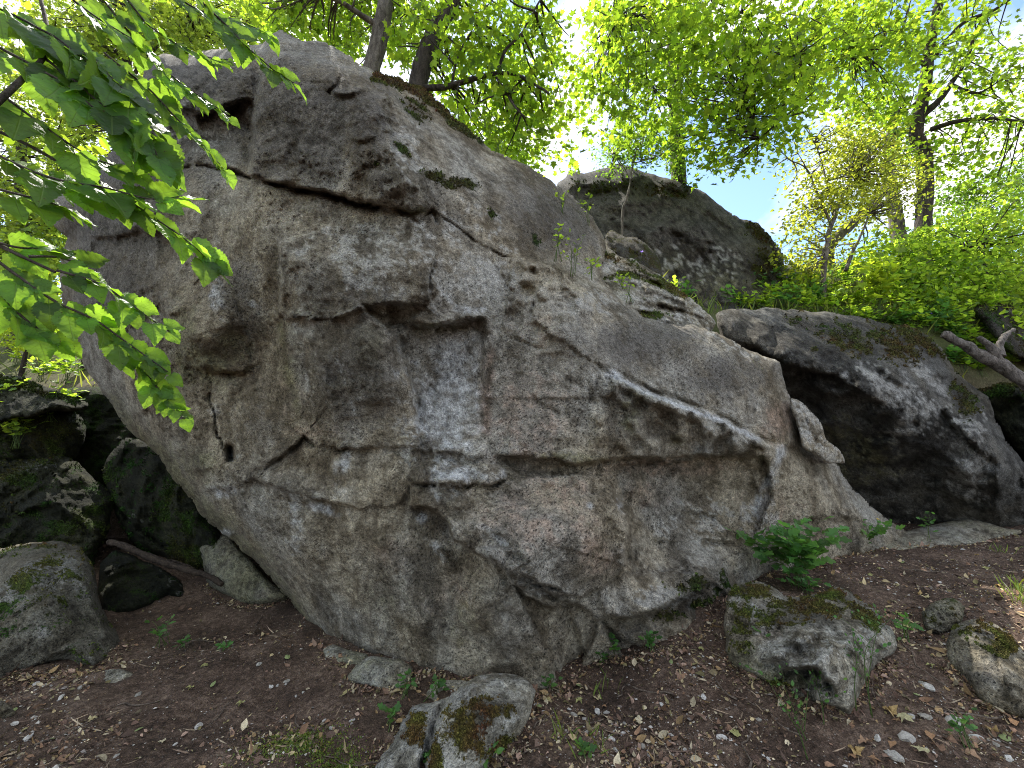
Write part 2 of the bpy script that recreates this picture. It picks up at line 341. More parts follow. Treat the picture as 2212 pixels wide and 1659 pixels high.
    Vb = Vb + push[:, None] * np.stack([ax_, np.ones(len(ax_)), np.minimum(az_, 0)], 1)
    mid = Vb.mean(0); kx = (1 - 0.18 * push / max(T, 1e-6)); Vb[:, 0] = mid[0] + (Vb[:, 0] - mid[0]) * kx; dn = az_ < 0; Vb[dn, 2] = mid[2] + (Vb[dn, 2] - mid[2]) * kx[dn] if dn.any() and not (~dn).any() else Vb[dn, 2]
    qb = bmap[quads][:, ::-1]
    Vall = np.vstack([V, Vb]); G = np.stack([mossm, poro], 1)
    mo = np.array(mat['moss'])[None] * (1 + 0.5 * np.clip(np.stack([nL, nM * 0.8, nL * 0.4], 1), -1, 1))
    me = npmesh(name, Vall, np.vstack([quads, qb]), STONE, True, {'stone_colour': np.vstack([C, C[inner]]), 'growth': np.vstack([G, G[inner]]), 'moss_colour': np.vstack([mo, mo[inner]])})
    TUFT.clear(); TUFT.update(V=V, quads=quads, moss=mossm + 0.5 * fbm(V * 26 + 5, 3, 0.7) * (mossm > 0.05), col=mo)
    return me
TUFT = {}
ROCKS = {}
def rock(name, label, outline, ctrl, cat='boulder', group=None, parent=None, tufts=0, tuft_len=0.012, **k):
    me = rock_mesh(name, outline, ctrl, **k)
    co = np.empty(len(me.vertices) * 3, np.float32); me.vertices.foreach_get('co', co); co = co.reshape(-1, 3)
    org = np.array([co[:, 0].mean(), co[:, 1].mean(), co[:, 2].min()], np.float32)
    if parent is None:
        me.vertices.foreach_set('co', (co - org).ravel()); me.update()
        o = link(name, me); o.location = org; props(o, label, cat, group)
    else:
        o = link(name, me, parent)
    if tufts:
        r = np.random.RandomState(len(name)); q = TUFT['quads']; A, B_, C_, D_ = (TUFT['V'][q[:, k_]] for k_ in range(4)); nr = np.cross(C_ - A, D_ - B_); ar = np.linalg.norm(nr, axis=1); nr = nr / (ar[:, None] + 1e-12); nr[nr[:, 1] > 0.6] *= -1
        wgt = ar * (TUFT['moss'][q].mean(1) > 0.47)
        if wgt.sum() > 0:
            pick = r.choice(len(q), tufts, p=wgt / wgt.sum()); u, v_ = r.rand(tufts, 1), r.rand(tufts, 1); P = (A[pick] * (1 - u) + B_[pick] * u) * (1 - v_) + (D_[pick] * (1 - u) + C_[pick] * u) * v_
            d = unit(nr[pick] + 0.55 * r.randn(tufts, 3) + [0, 0, 0.4]); v2, f2, rv = leaves(P - 0.2 * tuft_len * d, d, r.randn(tufts, 3), tuft_len * r.uniform(0.5, 1.4, tufts), 'oval', r); kk = len(SHAPES['oval']) + 1
            cc = np.repeat(TUFT['col'][q[pick, 0]] * (1 + 0.45 * r.randn(tufts, 1)).clip(0.25, 2.2), kk, 0)
            t = link('moss', npmesh('moss', v2, f2, MOSSM, False, {'rnd': cc}), o); t['kind'] = 'stuff'
    return o
# ============================================================ ground: one sheet to the horizon
def axis(lo, hi, fine, far, g=1.16):
    a = list(np.arange(lo, hi + 1e-6, fine)); d = fine
    while a[-1] < far: d *= g; a.append(a[-1] + d)
    d = fine
    while a[0] > -far: d *= g; a.insert(0, a[0] - d)
    return np.array(a)
gxs = axis(-7.5, 8.5, 0.045, 900); gys = axis(0.6, 9.0, 0.045, 900)
GX, GY = np.meshgrid(gxs, gys)
gp = np.stack([GX.ravel(), GY.ravel(), np.zeros(GX.size)], 1)
lump = 0.035 * fbm(gp * 1.7, 3) + 0.018 * fbm(gp * 7 + 5, 3) + 0.008 * fbm(gp * 22, 2)
GZ = terrain(gp[:, 0], gp[:, 1]) + lump * sm(60, 20, np.hypot(gp[:, 0], gp[:, 1]))
def ground_z(x, y):
    q = np.stack([np.atleast_1d(x), np.atleast_1d(y), np.zeros(np.size(x))], 1).astype(float)
    return terrain(q[:, 0], q[:, 1]) + 0.035 * fbm(q * 1.7, 3) + 0.018 * fbm(q * 7 + 5, 3) + 0.008 * fbm(q * 22, 2)
m, n = new_mat('forest_soil'); b = NB(n)
outn = b('OutputMaterial'); pr = b('BsdfPrincipled', Roughness=0.95); pr.inputs['Specular IOR Level'].default_value = 0.2
geo = b('NewGeometry'); pos = geo.outputs['Position']
n1 = b.noise(pos, 2.2, 5, 0.6); n2 = b.noise(pos, 26, 6, 0.72); n3 = b.noise(pos, 110, 3, 0.7)
soil = b.ramp(b.math('ADD', b.math('MULTIPLY', n1, 0.4), b.math('MULTIPLY', n2, 0.6)), [(0.36, (0.024, 0.017, 0.012)), (0.5, (0.082, 0.054, 0.039)), (0.66, (0.21, 0.15, 0.112))])
soil = b.mix(0.8, soil, b.ramp(n3, [(0.35, 0.5), (0.5, 1.0), (0.68, 1.9)]), 'MULTIPLY')
vor = b('TexVoronoi', Scale=42.0); b.L(pos, vor.inputs['Vector'])
bits = b.math('MULTIPLY', b.ramp(vor.outputs['Distance'], [(0.14, 1.0), (0.24, 0.0)]), b.ramp(b.noise(pos, 9, 3), [(0.5, 0.0), (0.62, 1.0)]))
soil = b.mix(bits, soil, b.mix(n3, (0.12, 0.09, 0.07), (0.36, 0.31, 0.27)))
sepp = b('SeparateXYZ'); b.L(pos, sepp.inputs['Vector'])
hillf = b.ramp(b.math('ADD', b.math('MULTIPLY', sepp.outputs['Z'], 0.2), b.math('MULTIPLY', b.math('SUBTRACT', n1, 0.5), 0.3)), [(0.42, 0.0), (0.66, 1.0)])
soil = b.mix(hillf, soil, b.mix(n2, (0.03, 0.036, 0.013), (0.13, 0.14, 0.055)))
b.L(soil, pr.inputs['Base Color'])
hh = b.math('ADD', b.math('MULTIPLY', n2, 1.0), b.math('ADD', b.math('MULTIPLY', n3, 0.35), b.math('MULTIPLY', bits, 0.4)))
bp = b('Bump', Strength=1.0, Distance=0.02); b.L(hh, bp.inputs['Height']); b.L(bp.outputs['Normal'], pr.inputs['Normal']); b.L(pr.outputs['BSDF'], outn.inputs['Surface'])
SOIL = m
ii = np.arange(GX.size).reshape(GX.shape)
gq = np.stack([ii[:-1, :-1], ii[:-1, 1:], ii[1:, 1:], ii[1:, :-1]], -1).reshape(-1, 4)
props(link('ground', npmesh('ground', np.stack([GX.ravel(), GY.ravel(), GZ], 1), gq, SOIL)), 'dark brown woodland soil rising to a grassy hillside behind the rocks', 'ground', kind='structure')
# ============================================================ the great boulder
outline = [(322,134),(345,118),(420,112),(500,101),(560,95),(588,74),(608,62),(626,76),(650,85),(700,92),(740,110),(770,135),(795,150),(830,160),(870,172),(920,195),(955,225),(975,250),(1010,275),(1040,300),(1060,318),(1100,338),(1150,365),(1200,400),(1250,440),(1280,470),(1300,502),(1308,540),(1303,575),(1300,602),(1322,625),(1350,650),(1390,680),(1440,695),(1500,702),(1540,716),(1600,746),(1640,765),(1684,782),(1694,830),(1713,872),(1729,915),(1738,948),(1742,962),(1790,988),(1812,1004),(1818,1024),(1850,1060),(1890,1100),(1930,1130),(1965,1152),(1950,1210),(1820,1250),(1700,1310),(1640,1350),(1560,1420),(1480,1470),(1400,1490),(1320,1480),(1280,1500),(1240,1560),(1190,1575),(1120,1550),(1000,1540),(880,1500),(780,1470),(712,1420),(668,1352),(622,1292),(560,1222),(500,1167),(450,1131),(420,1090),(380,1040),(345,986),(288,940),(256,900),(240,870),(215,840),(188,800),(158,730),(134,650),(130,560),(145,512),(116,490),(108,450),(125,415),(165,390),(215,350),(268,300),(300,250),(308,200),(308,155)]
ctrl = [(712,1395,'g'),(900,1448,'g'),(1060,1478,'g'),(1195,1500,'g'),(1255,1432,'g'),(1330,1412,'g'),(1400,1420,'g'),(1480,1390,'g'),(1570,1290,'g'),(1640,1245,'g'),(1800,1200,4.75),(1940,1152,5.3),
 (500,1165,3.95),(350,985,4.15),(240,870,4.35),(140,640,4.6),(125,450,4.7),(560,1220,3.9),(640,1310,3.9),
 (600,1080,3.55),(700,900,3.45),(540,850,3.70),(520,740,3.85),(460,720,3.62),(700,600,3.22),(620,640,3.35),(480,600,3.68),(400,450,3.80),(550,430,3.45),
 (1000,900,3.42),(940,740,3.52),(930,820,3.45),(970,960,3.30),(750,710,3.22),(860,800,3.30),(790,940,3.42),(800,480,3.42),(780,640,3.18),(1000,1150,3.15),(850,1250,3.30),(720,1150,3.42),(1200,1050,3.20),(1150,1200,3.00),(1280,1150,3.10),(1100,1350,3.02),(950,1350,3.25),
 (1300,880,3.50),(1150,780,3.50),(1500,920,3.85),(1420,770,3.98),(1500,730,4.15),(1300,660,3.92),(1180,640,3.68),(1640,850,4.28),(1700,940,4.40),(1500,1080,4.12),(1620,1080,4.35),(1740,1080,4.65),(1860,1110,5.0),(1420,1200,3.75),(1560,1190,4.05),(1400,1100,3.75),(1330,1330,3.35),(1450,1290,3.55),
 (620,250,3.52),(740,280,3.40),(820,300,3.30),(850,400,3.22),(650,380,3.42),(930,300,3.75),(1000,300,4.1),(1000,440,3.62),(1150,470,4.15),(1250,500,4.7),(1150,570,3.95),(400,220,3.95),(480,300,3.80),(700,130,3.75),(820,190,3.55),(900,220,4.1),(350,160,4.25),(1000,600,3.45),(850,560,3.20),(1280,590,4.4)]
feats = [
 ('crack',[(352,385),(370,374),(430,362),(490,368),(540,384),(590,399),(640,409),(700,421),(760,438),(800,446),(850,453),(895,463),(935,453)],0.08,3.5),
 ('crack',[(560,391),(590,399),(640,409),(700,421),(760,438),(800,446),(850,453),(895,463),(930,455)],0.17,6.5),
 ('lip',[(360,372),(430,358),(490,364),(540,380),(590,394),(640,404),(700,416),(760,433),(800,441),(850,448),(895,458),(932,449)],0.09,80,0.02,10),
 ('crack',[(880,470),(900,476),(918,466),(935,456),(944,486)],0.12,5),
 ('crack',[(930,453),(960,471),(1000,501),(1040,531),(1080,551),(1130,562),(1190,566)],0.05,2.2),
 ('crack',[(1040,531),(1070,575),(1110,640),(1090,690)],0.02,2.2),
 ('lip',[(598,660),(620,686),(680,692),(730,686),(790,662),(850,656),(920,664),(945,690)],0.06,60,0.06,60),
 ('lip',[(604,690),(606,640),(612,590),(604,545),(600,510)],-0.05,30,-0.10,90),
 ('lip',[(885,697),(930,704),(970,700),(1010,690),(1052,684)],0.10,26,0.07,45),
 ('lip',[(935,600),(930,640),(950,670),(1000,676)],-0.02,20,-0.05,30),
 ('lip',[(835,690),(850,740),(874,790),(892,845),(900,900),(905,955)],-0.10,60,0.02,30,1),
 ('lip',[(888,1040),(920,1046),(990,1048),(1062,1046),(1092,1030)],0.11,28,0.10,50),
 ('lip',[(895,972),(940,980),(980,982),(1020,992),(1050,982)],0.05,14,0.03,14),
 ('lip',[(905,1012),(940,1008),(985,1000),(1030,1003),(1085,1004)],0.03,12,0.0,14),
 ('shelf',[(1290,792),(1310,800),(1345,816),(1400,846),(1460,871),(1520,892),(1580,917),(1620,941),(1665,962),(1705,972)],0.22,90,7,1),
 ('crack',[(1300,792),(1345,808),(1400,838),(1460,862),(1520,884),(1580,909),(1620,934),(1665,955),(1720,962)],0.05,4.5),
 ('lip',[(1320,832),(1350,848),(1400,870),(1460,892),(1540,918)],0.04,20,0.08,45),
 ('lip',[(1045,975),(1150,990),(1250,1000),(1350,992),(1450,990),(1550,982),(1650,970)],0.10,60,0.18,90),
 ('lip',[(880,1102),(930,1101),(960,1120),(985,1165),(1020,1191),(1060,1206),(1098,1240),(1116,1268)],0.16,90,0.05,50),
 ('lip',[(1120,1250),(1140,1246),(1170,1268),(1205,1285),(1240,1282)],0.08,30,0.09,14),
 ('lip',[(1125,1280),(1165,1298),(1195,1316),(1215,1300),(1240,1296)],0.09,22,0.07,40),
 ('lip',[(1340,1240),(1350,1195),(1362,1150),(1352,1110),(1330,1085),(1322,1050)],0.16,70,0.12,50),
 ('lip',[(1320,1058),(1290,1040),(1270,1010)],0.03,20,0.03,20),
 ('crack',[(455,808),(456,870),(468,920),(484,968),(496,985)],0.07,2.4),
 ('crack',[(498,968),(500,990)],0.30,7,0,0,0,1),
 ('lip',[(552,1034),(575,1012),(610,985),(640,962),(656,944),(680,960),(720,968),(780,970),(835,970)],0.07,40,0.05,30),
 ('crack',[(552,1034),(575,1014),(610,987),(640,964),(656,946),(680,962),(720,970),(780,972)],0.10,3.2),
 ('lip',[(425,1052),(480,1060),(520,1046),(552,1036),(600,1056),(650,1080),(700,1082),(780,1096)],0.06,40,0.05,26),
 ('lip',[(340,640),(375,720),(400,772),(430,797),(470,806),(530,802),(570,780)],0.07,60,0.08,70),
 ('lip',[(180,515),(250,512),(320,500),(380,520),(420,540)],0.08,60,0.08,50),
 ('lip',[(310,212),(360,232),(420,244),(480,240),(545,210)],0.10,50,0.16,60),
 ('lip',[(540,370),(540,310),(548,250),(556,200),(590,100)],-0.10,40,-0.04,40,1),
 ('crack',[(735,118),(738,160),(720,190),(700,200)],0.08,4),
 ('lip',[(700,195),(740,205),(790,195),(830,185)],0.06,25,0.06,24),
 ('ridge',[(825,175),(842,230),(842,290),(852,345),(880,390),(925,440)],0.12,45,1),
 ('lip',[(760,300),(790,305),(815,296)],0.02,16,0.05,14),('lip',[(785,352),(805,360),(820,350)],0.02,16,0.06,14),
 ('ridge',[(1040,1150),(1100,1300),(1160,1390),(1190,1430),(1216,1480)],0.12,30,1),
 ('lip',[(1215,1480),(1190,1422),(1165,1378),(1135,1320)],-0.05,26,-0.02,40,1),
 ('ridge',[(930,1160),(1010,1280),(1060,1380),(1110,1450)],0.10,26),
 ('ridge',[(780,1110),(900,1290),(1000,1420)],0.09,28),('ridge',[(640,1120),(740,1260),(850,1400)],0.06,28),('lip',[(1235,1330),(1255,1380),(1268,1425)],0.05,24,0.05,24),
 ('ridge',[(650,700),(690,780),(720,860),(730,920)],0.09,26),
 ('ridge',[(760,700),(800,790),(830,880)],0.08,24),('ridge',[(470,560),(475,660),(500,720)],0.06,24),
 ('lip',[(1285,1335),(1350,1332),(1400,1322),(1450,1302),(1490,1282),(1535,1262)],0.12,45,0.14,45),
 ('crack',[(1300,1340),(1316,1362),(1340,1384),(1385,1400)],0.10,5),
 ('shelf',[(1085,548),(1180,572),(1232,592),(1302,606)],0.22,130,8,1),
 ('lip',[(1420,1120),(1480,1105),(1540,1112),(1610,1105)],0.04,20,0.05,20),('lip',[(1400,1160),(1470,1172),(1540,1165),(1600,1172)],0.05,22,0.05,22),
 ('lip',[(1700,1130),(1750,1120),(1820,1118),(1880,1130)],0.05,20,0.06,16),
 ('lip',[(1690,962),(1740,966),(1790,990)],0.03,20,0.10,26),
 ('crack',[(1010,700),(1050,720),(1120,735),(1180,760)],0.03,3),('crack',[(940,560),(930,600),(935,650)],0.05,3),('crack',[(1130,840),(1180,880),(1230,900)],0.03,4),
 ('lip',[(1300,905),(1330,930),(1350,965)],-0.04,30,-0.05,40),
 ('lip',[(285,905),(330,880),(380,900)],0.03,20,0.05,20),
 ('lip',[(270,945),(340,975),(410,1020),(470,1010)],0.05,30,0.06,26),
]
paint = [('bulge',700,560,110,80,0.05),('bulge',860,560,90,70,0.06),('bulge',470,700,60,70,0.08),('bulge',500,770,45,40,-0.10),('bulge',440,900,50,90,-0.03),('bulge',1180,1130,110,80,0.08),('bulge',960,860,60,110,-0.06),('bulge',1430,900,80,50,-0.06),('bulge',1560,1110,110,60,-0.08),('bulge',740,200,50,60,0.05),
 ('moss','line',[(815,165),(870,182),(920,205),(955,238),(980,262),(1020,290)],13,0.75),('moss',905,240,40,22,0.55,35),('moss',870,322,30,8,0.75,48),('moss',935,380,32,10,0.8,8),('moss',990,398,36,15,0.8,6),('moss',1150,515,14,20,0.7),('moss',1062,460,8,14,0.6),('moss',1040,300,12,22,0.6),('moss',790,300,22,7,0.45),('moss',808,355,14,9,0.5),
 ('moss',1500,1260,50,22,0.62),('moss',1530,1310,40,30,0.6),('moss',1450,1330,40,16,0.5),('moss',1560,1260,30,40,0.5),
 ('algae',430,780,60,60,0.75),('algae',500,760,60,50,0.7),('algae',400,700,30,60,0.6),('algae',640,760,20,90,0.5),('algae',800,760,40,60,0.55),('algae',950,710,70,14,0.8),('algae',420,1000,60,40,0.5),('algae','line',[(240,870),(290,940),(350,990),(420,1090),(500,1165),(560,1222),(620,1292),(680,1370)],26,0.75),('algae',820,1290,60,50,0.5),('algae',1000,1340,60,40,0.5),('algae',1360,880,26,50,0.6),('algae',1240,990,70,14,0.5),('algae',900,455,30,10,0.9),('algae',1460,950,20,12,0.8),('algae',720,1440,60,20,0.6),
 ('chalk',700,1100,46,13,0.9,18),('chalk',745,1000,14,40,0.75,8),('chalk',735,1030,22,40,0.5),('chalk',985,1024,80,17,0.78),('chalk',1085,1025,16,16,0.8),('chalk',912,1118,13,14,1.0),('chalk',950,1195,34,12,0.75,50),('chalk',490,1062,34,16,0.7),('chalk',1000,742,42,14,0.5),('chalk',1022,780,12,50,0.55),('chalk',545,656,10,10,1.0),('chalk',1010,670,36,9,0.8),('chalk',500,985,20,10,0.5),('chalk',490,1150,16,8,0.8),('chalk','line',[(1310,803),(1400,848),(1480,880),(1560,912),(1640,952)],6,0.85),('chalk','line',[(1690,975),(1665,1030),(1640,1060),(1630,1110)],11,0.75),('chalk',1320,808,26,10,0.8),('chalk',1080,1165,40,8,0.6,35),('chalk',1340,1090,8,20,0.7,-20),('chalk',1275,1092,8,8,0.9),('chalk',470,890,20,12,0.5),('chalk',1180,1282,30,9,0.6,12),('chalk',955,860,72,160,0.86),('chalk',965,760,60,60,0.75),('chalk',470,640,14,70,0.42),('chalk',650,1010,14,10,0.4),('chalk',640,1120,20,60,0.4),
 ('chalk','line',[(642,700),(655,780),(682,890)],13,0.6),('chalk','line',[(712,720),(735,800),(770,900)],7,0.45),('dark','line',[(745,700),(775,790),(800,880)],16,0.5),('algae','line',[(610,700),(620,800),(650,900)],14,0.6),('chalk','line',[(1022,700),(1024,780),(1030,880)],7,0.55),('rust','line',[(1062,760),(1052,850),(1050,930)],12,0.8),
 ('rust',1685,905,34,46,0.95,-25),('rust',1050,850,16,90,0.62),('rust',1150,900,70,160,0.42),('rust',1180,1110,130,90,0.48),('rust',1280,1200,70,60,0.50),('rust',1430,1010,150,24,0.72),('rust',1400,1070,60,40,0.5),('rust',850,1200,60,40,0.42),('rust',940,1290,40,90,0.42,-30),('rust',1660,1100,60,40,0.4),('rust',680,930,50,20,0.5),('rust',1000,1290,30,80,0.36,-30),('rust',620,850,50,50,0.36),
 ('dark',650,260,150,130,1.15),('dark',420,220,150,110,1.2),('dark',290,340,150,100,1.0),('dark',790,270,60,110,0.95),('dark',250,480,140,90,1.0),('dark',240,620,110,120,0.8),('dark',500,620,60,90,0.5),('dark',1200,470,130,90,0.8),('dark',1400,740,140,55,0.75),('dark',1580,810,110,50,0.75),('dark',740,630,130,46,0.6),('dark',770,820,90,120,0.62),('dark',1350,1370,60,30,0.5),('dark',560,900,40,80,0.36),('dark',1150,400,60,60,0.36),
 ('pale',860,500,70,26,0.42),('pale',935,660,20,20,0.7),('pale',800,560,120,60,0.34),('pale',1000,600,80,40,0.40),('pale',1000,480,60,40,0.36),('pale',880,340,26,60,0.50),('pale',420,270,60,40,0.38),('pale',1100,540,30,10,0.55),('pale',1500,1130,70,40,0.48),('pale',1640,1120,30,40,0.45),('pale',1330,650,60,20,0.4),('pale',1600,750,60,12,0.5,28),('pale',1450,1290,60,20,0.4),('pale',940,1000,60,60,0.3)]
plates = [
 ([(608,690),(700,690),(777,664),(822,700),(851,729),(880,790),(897,840),(905,910),(925,955),(832,972),(760,972),(684,966),(650,945),(618,930),(600,800)],0.09,0.035,-0.05),
 ([(777,664),(851,729),(897,840),(925,955),(935,978),(1052,976),(1042,850),(1048,690),(1000,702),(930,706),(880,698)],-0.03,-0.01,0.035),
 ([(555,1035),(600,995),(640,962),(660,945),(690,962),(830,972),(880,1000),(890,1045),(860,1092),(780,1096),(700,1082),(620,1060)],0.05,0.0,0.02),
 ([(890,1100),(930,1101),(960,1120),(985,1165),(1020,1191),(1060,1206),(1098,1240),(1116,1268),(1165,1258),(1240,1288),(1300,1270),(1345,1230),(1362,1150),(1335,1080),(1300,1030),(1200,1025),(1090,1040),(1062,1050),(890,1052)],0.16,-0.01,0.02),
 ([(1120,1270),(1240,1300),(1290,1340),(1262,1430),(1215,1478),(1182,1405),(1150,1345)],-0.15,0.0,0.0),
 ([(1298,1337),(1400,1324),(1490,1284),(1540,1264),(1572,1290),(1542,1342),(1480,1394),(1400,1424),(1330,1404)],-0.12,0.0,-0.04),
 ([(1332,1010),(1450,996),(1640,985),(1662,1060),(1622,1180),(1500,1232),(1372,1232),(1364,1150),(1342,1080)],-0.16,0.02,0.08),
 ([(1150,690),(1180,605),(1300,620),(1390,690),(1540,722),(1682,786),(1712,872),(1738,948),(1665,957),(1580,913),(1460,867),(1345,811),(1300,794)],0.06,0.0,-0.04),
 ([(1318,815),(1400,852),(1520,898),(1620,946),(1700,972),(1650,985),(1450,990),(1330,985),(1350,900)],0.03,0.0,-0.10),
 ([(548,215),(600,110),(700,130),(828,172),(842,230),(845,290),(858,348),(928,442),(895,456),(850,449),(760,434),(700,417),(640,405),(590,395),(548,372)],0.10,0.02,-0.045),
 ([(310,150),(345,122),(500,105),(545,112),(546,210),(480,240),(420,244),(360,232),(312,212)],0.09,0.0,-0.05),
 ([(314,216),(420,248),(542,214),(544,372),(430,360),(352,386),(300,330)],-0.08,0.0,-0.02),
 ([(602,455),(690,430),(760,446),(900,480),(942,560),(935,650),(850,657),(790,663),(730,687),(622,687),(606,640),(614,560)],0.06,0.02,0.03),
 ([(885,697),(925,650),(935,600),(962,640),(1052,683),(1010,690),(970,700),(930,704)],0.07,0.0,0.06),
 ([(893,1006),(985,998),(1085,1005),(1094,1030),(1062,1046),(990,1048),(920,1046),(888,1040)],0.07,0.0,0.08),
 ([(893,945),(1050,950),(1052,984),(980,982),(893,972)],0.03,0.0,0.06),
 ([(345,640),(420,600),(500,640),(540,740),(530,802),(470,806),(430,797),(400,772),(375,720)],0.06,0.0,0.03),
 ([(1122,1252),(1170,1268),(1240,1284),(1236,1300),(1195,1316),(1165,1298),(1126,1278)],0.09,0.0,0.10),
 ([(1690,795),(1712,872),(1738,948),(1735,960),(1690,952),(1650,930),(1640,860)],0.03,0.02,0.0)]
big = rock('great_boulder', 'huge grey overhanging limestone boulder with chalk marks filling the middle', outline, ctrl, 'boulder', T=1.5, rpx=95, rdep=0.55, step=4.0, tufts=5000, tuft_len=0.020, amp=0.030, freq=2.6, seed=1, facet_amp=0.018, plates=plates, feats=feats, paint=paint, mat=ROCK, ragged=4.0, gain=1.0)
# ============================================================ other rocks
rock('wedged_flake', 'thin grey split flake wedged against the right edge of the great boulder', [(1706,860),(1729,866),(1751,886),(1776,917),(1786,949),(1814,971),(1821,987),(1824,1000),(1789,1001),(1770,988),(1735,966),(1728,940),(1714,898)],
 [(1720,880,4.55),(1760,930,4.55),(1800,985,4.65),(1740,950,4.48),(1790,996,4.7),(1775,985,4.5)], 'rock', T=0.25, rpx=7, rdep=0.04, facet=40, facet_amp=0.03, skin=0.006, skin_f=2, step=3, amp=0.02, seed=3, mat=ROCK, ragged=1.5,
 feats=[('crack',[(1738,908),(1752,935),(1768,960),(1780,972)],0.035,2.2,0,0,0,1),('ridge',[(1722,880),(1745,930),(1775,985)],0.05,10)], paint=[('pale','all',0.25)])
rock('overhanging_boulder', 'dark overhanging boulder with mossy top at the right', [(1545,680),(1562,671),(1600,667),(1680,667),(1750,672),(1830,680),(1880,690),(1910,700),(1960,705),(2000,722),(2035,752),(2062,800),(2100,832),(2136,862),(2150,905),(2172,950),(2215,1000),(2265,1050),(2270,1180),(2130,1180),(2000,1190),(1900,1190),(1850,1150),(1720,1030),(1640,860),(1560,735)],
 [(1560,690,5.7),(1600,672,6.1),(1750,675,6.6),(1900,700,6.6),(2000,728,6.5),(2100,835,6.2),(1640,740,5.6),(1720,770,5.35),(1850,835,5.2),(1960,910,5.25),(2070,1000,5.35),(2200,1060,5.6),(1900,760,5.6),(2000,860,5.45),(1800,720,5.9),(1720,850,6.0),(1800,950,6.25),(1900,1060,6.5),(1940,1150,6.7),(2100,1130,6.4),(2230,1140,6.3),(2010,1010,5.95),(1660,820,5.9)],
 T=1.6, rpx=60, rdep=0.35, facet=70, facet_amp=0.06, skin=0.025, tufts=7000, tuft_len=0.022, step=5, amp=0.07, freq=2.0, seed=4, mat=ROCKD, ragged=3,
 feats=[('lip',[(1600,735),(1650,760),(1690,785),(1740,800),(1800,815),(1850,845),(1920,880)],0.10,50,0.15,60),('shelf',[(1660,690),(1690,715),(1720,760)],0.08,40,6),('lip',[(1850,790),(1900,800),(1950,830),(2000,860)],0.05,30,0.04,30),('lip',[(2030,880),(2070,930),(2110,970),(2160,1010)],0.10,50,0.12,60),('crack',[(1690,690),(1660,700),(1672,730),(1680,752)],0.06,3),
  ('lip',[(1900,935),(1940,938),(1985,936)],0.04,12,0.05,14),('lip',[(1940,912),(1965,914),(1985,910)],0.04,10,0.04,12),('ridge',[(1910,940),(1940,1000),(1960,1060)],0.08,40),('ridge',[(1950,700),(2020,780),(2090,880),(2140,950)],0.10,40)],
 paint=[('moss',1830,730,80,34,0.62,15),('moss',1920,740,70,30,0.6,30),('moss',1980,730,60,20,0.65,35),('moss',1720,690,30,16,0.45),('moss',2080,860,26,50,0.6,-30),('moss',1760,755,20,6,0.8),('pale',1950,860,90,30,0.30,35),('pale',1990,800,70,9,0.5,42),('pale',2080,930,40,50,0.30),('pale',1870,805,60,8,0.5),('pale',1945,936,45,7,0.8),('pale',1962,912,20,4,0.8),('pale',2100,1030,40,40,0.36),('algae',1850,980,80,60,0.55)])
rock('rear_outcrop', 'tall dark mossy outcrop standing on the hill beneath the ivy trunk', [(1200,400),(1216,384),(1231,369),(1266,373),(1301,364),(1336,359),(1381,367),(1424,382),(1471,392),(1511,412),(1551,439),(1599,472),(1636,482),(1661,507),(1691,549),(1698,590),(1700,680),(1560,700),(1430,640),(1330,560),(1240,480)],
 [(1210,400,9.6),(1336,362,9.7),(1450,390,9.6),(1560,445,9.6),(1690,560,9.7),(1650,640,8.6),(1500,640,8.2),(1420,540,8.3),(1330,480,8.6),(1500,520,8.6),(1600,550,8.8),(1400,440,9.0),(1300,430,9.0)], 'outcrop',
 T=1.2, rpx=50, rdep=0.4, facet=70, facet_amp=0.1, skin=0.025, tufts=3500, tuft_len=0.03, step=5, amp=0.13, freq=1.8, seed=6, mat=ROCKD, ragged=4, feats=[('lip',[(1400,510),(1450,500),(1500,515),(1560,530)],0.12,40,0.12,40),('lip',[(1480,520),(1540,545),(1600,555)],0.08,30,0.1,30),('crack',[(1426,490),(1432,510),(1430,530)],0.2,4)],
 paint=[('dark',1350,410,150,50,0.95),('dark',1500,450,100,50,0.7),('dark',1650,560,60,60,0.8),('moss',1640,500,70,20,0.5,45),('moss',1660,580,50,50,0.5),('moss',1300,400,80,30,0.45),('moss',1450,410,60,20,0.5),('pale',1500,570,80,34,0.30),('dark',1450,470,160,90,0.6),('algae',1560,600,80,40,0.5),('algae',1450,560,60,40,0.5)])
rock('dark_outcrop', 'small dark mossy knob of rock below the rear outcrop', [(1306,505),(1320,497),(1336,502),(1356,512),(1376,514),(1401,532),(1419,552),(1430,582),(1428,606),(1400,600),(1350,570),(1311,540)],
 [(1320,510,5.9),(1380,530,5.9),(1425,590,5.8),(1350,550,5.6),(1400,575,5.6)], 'rock', T=0.6, rpx=20, rdep=0.15, facet=35, facet_amp=0.03, skin=0.012, skin_f=2, step=3.5, amp=0.05, freq=4, seed=8, mat=ROCKD, paint=[('moss','all',0.34)])
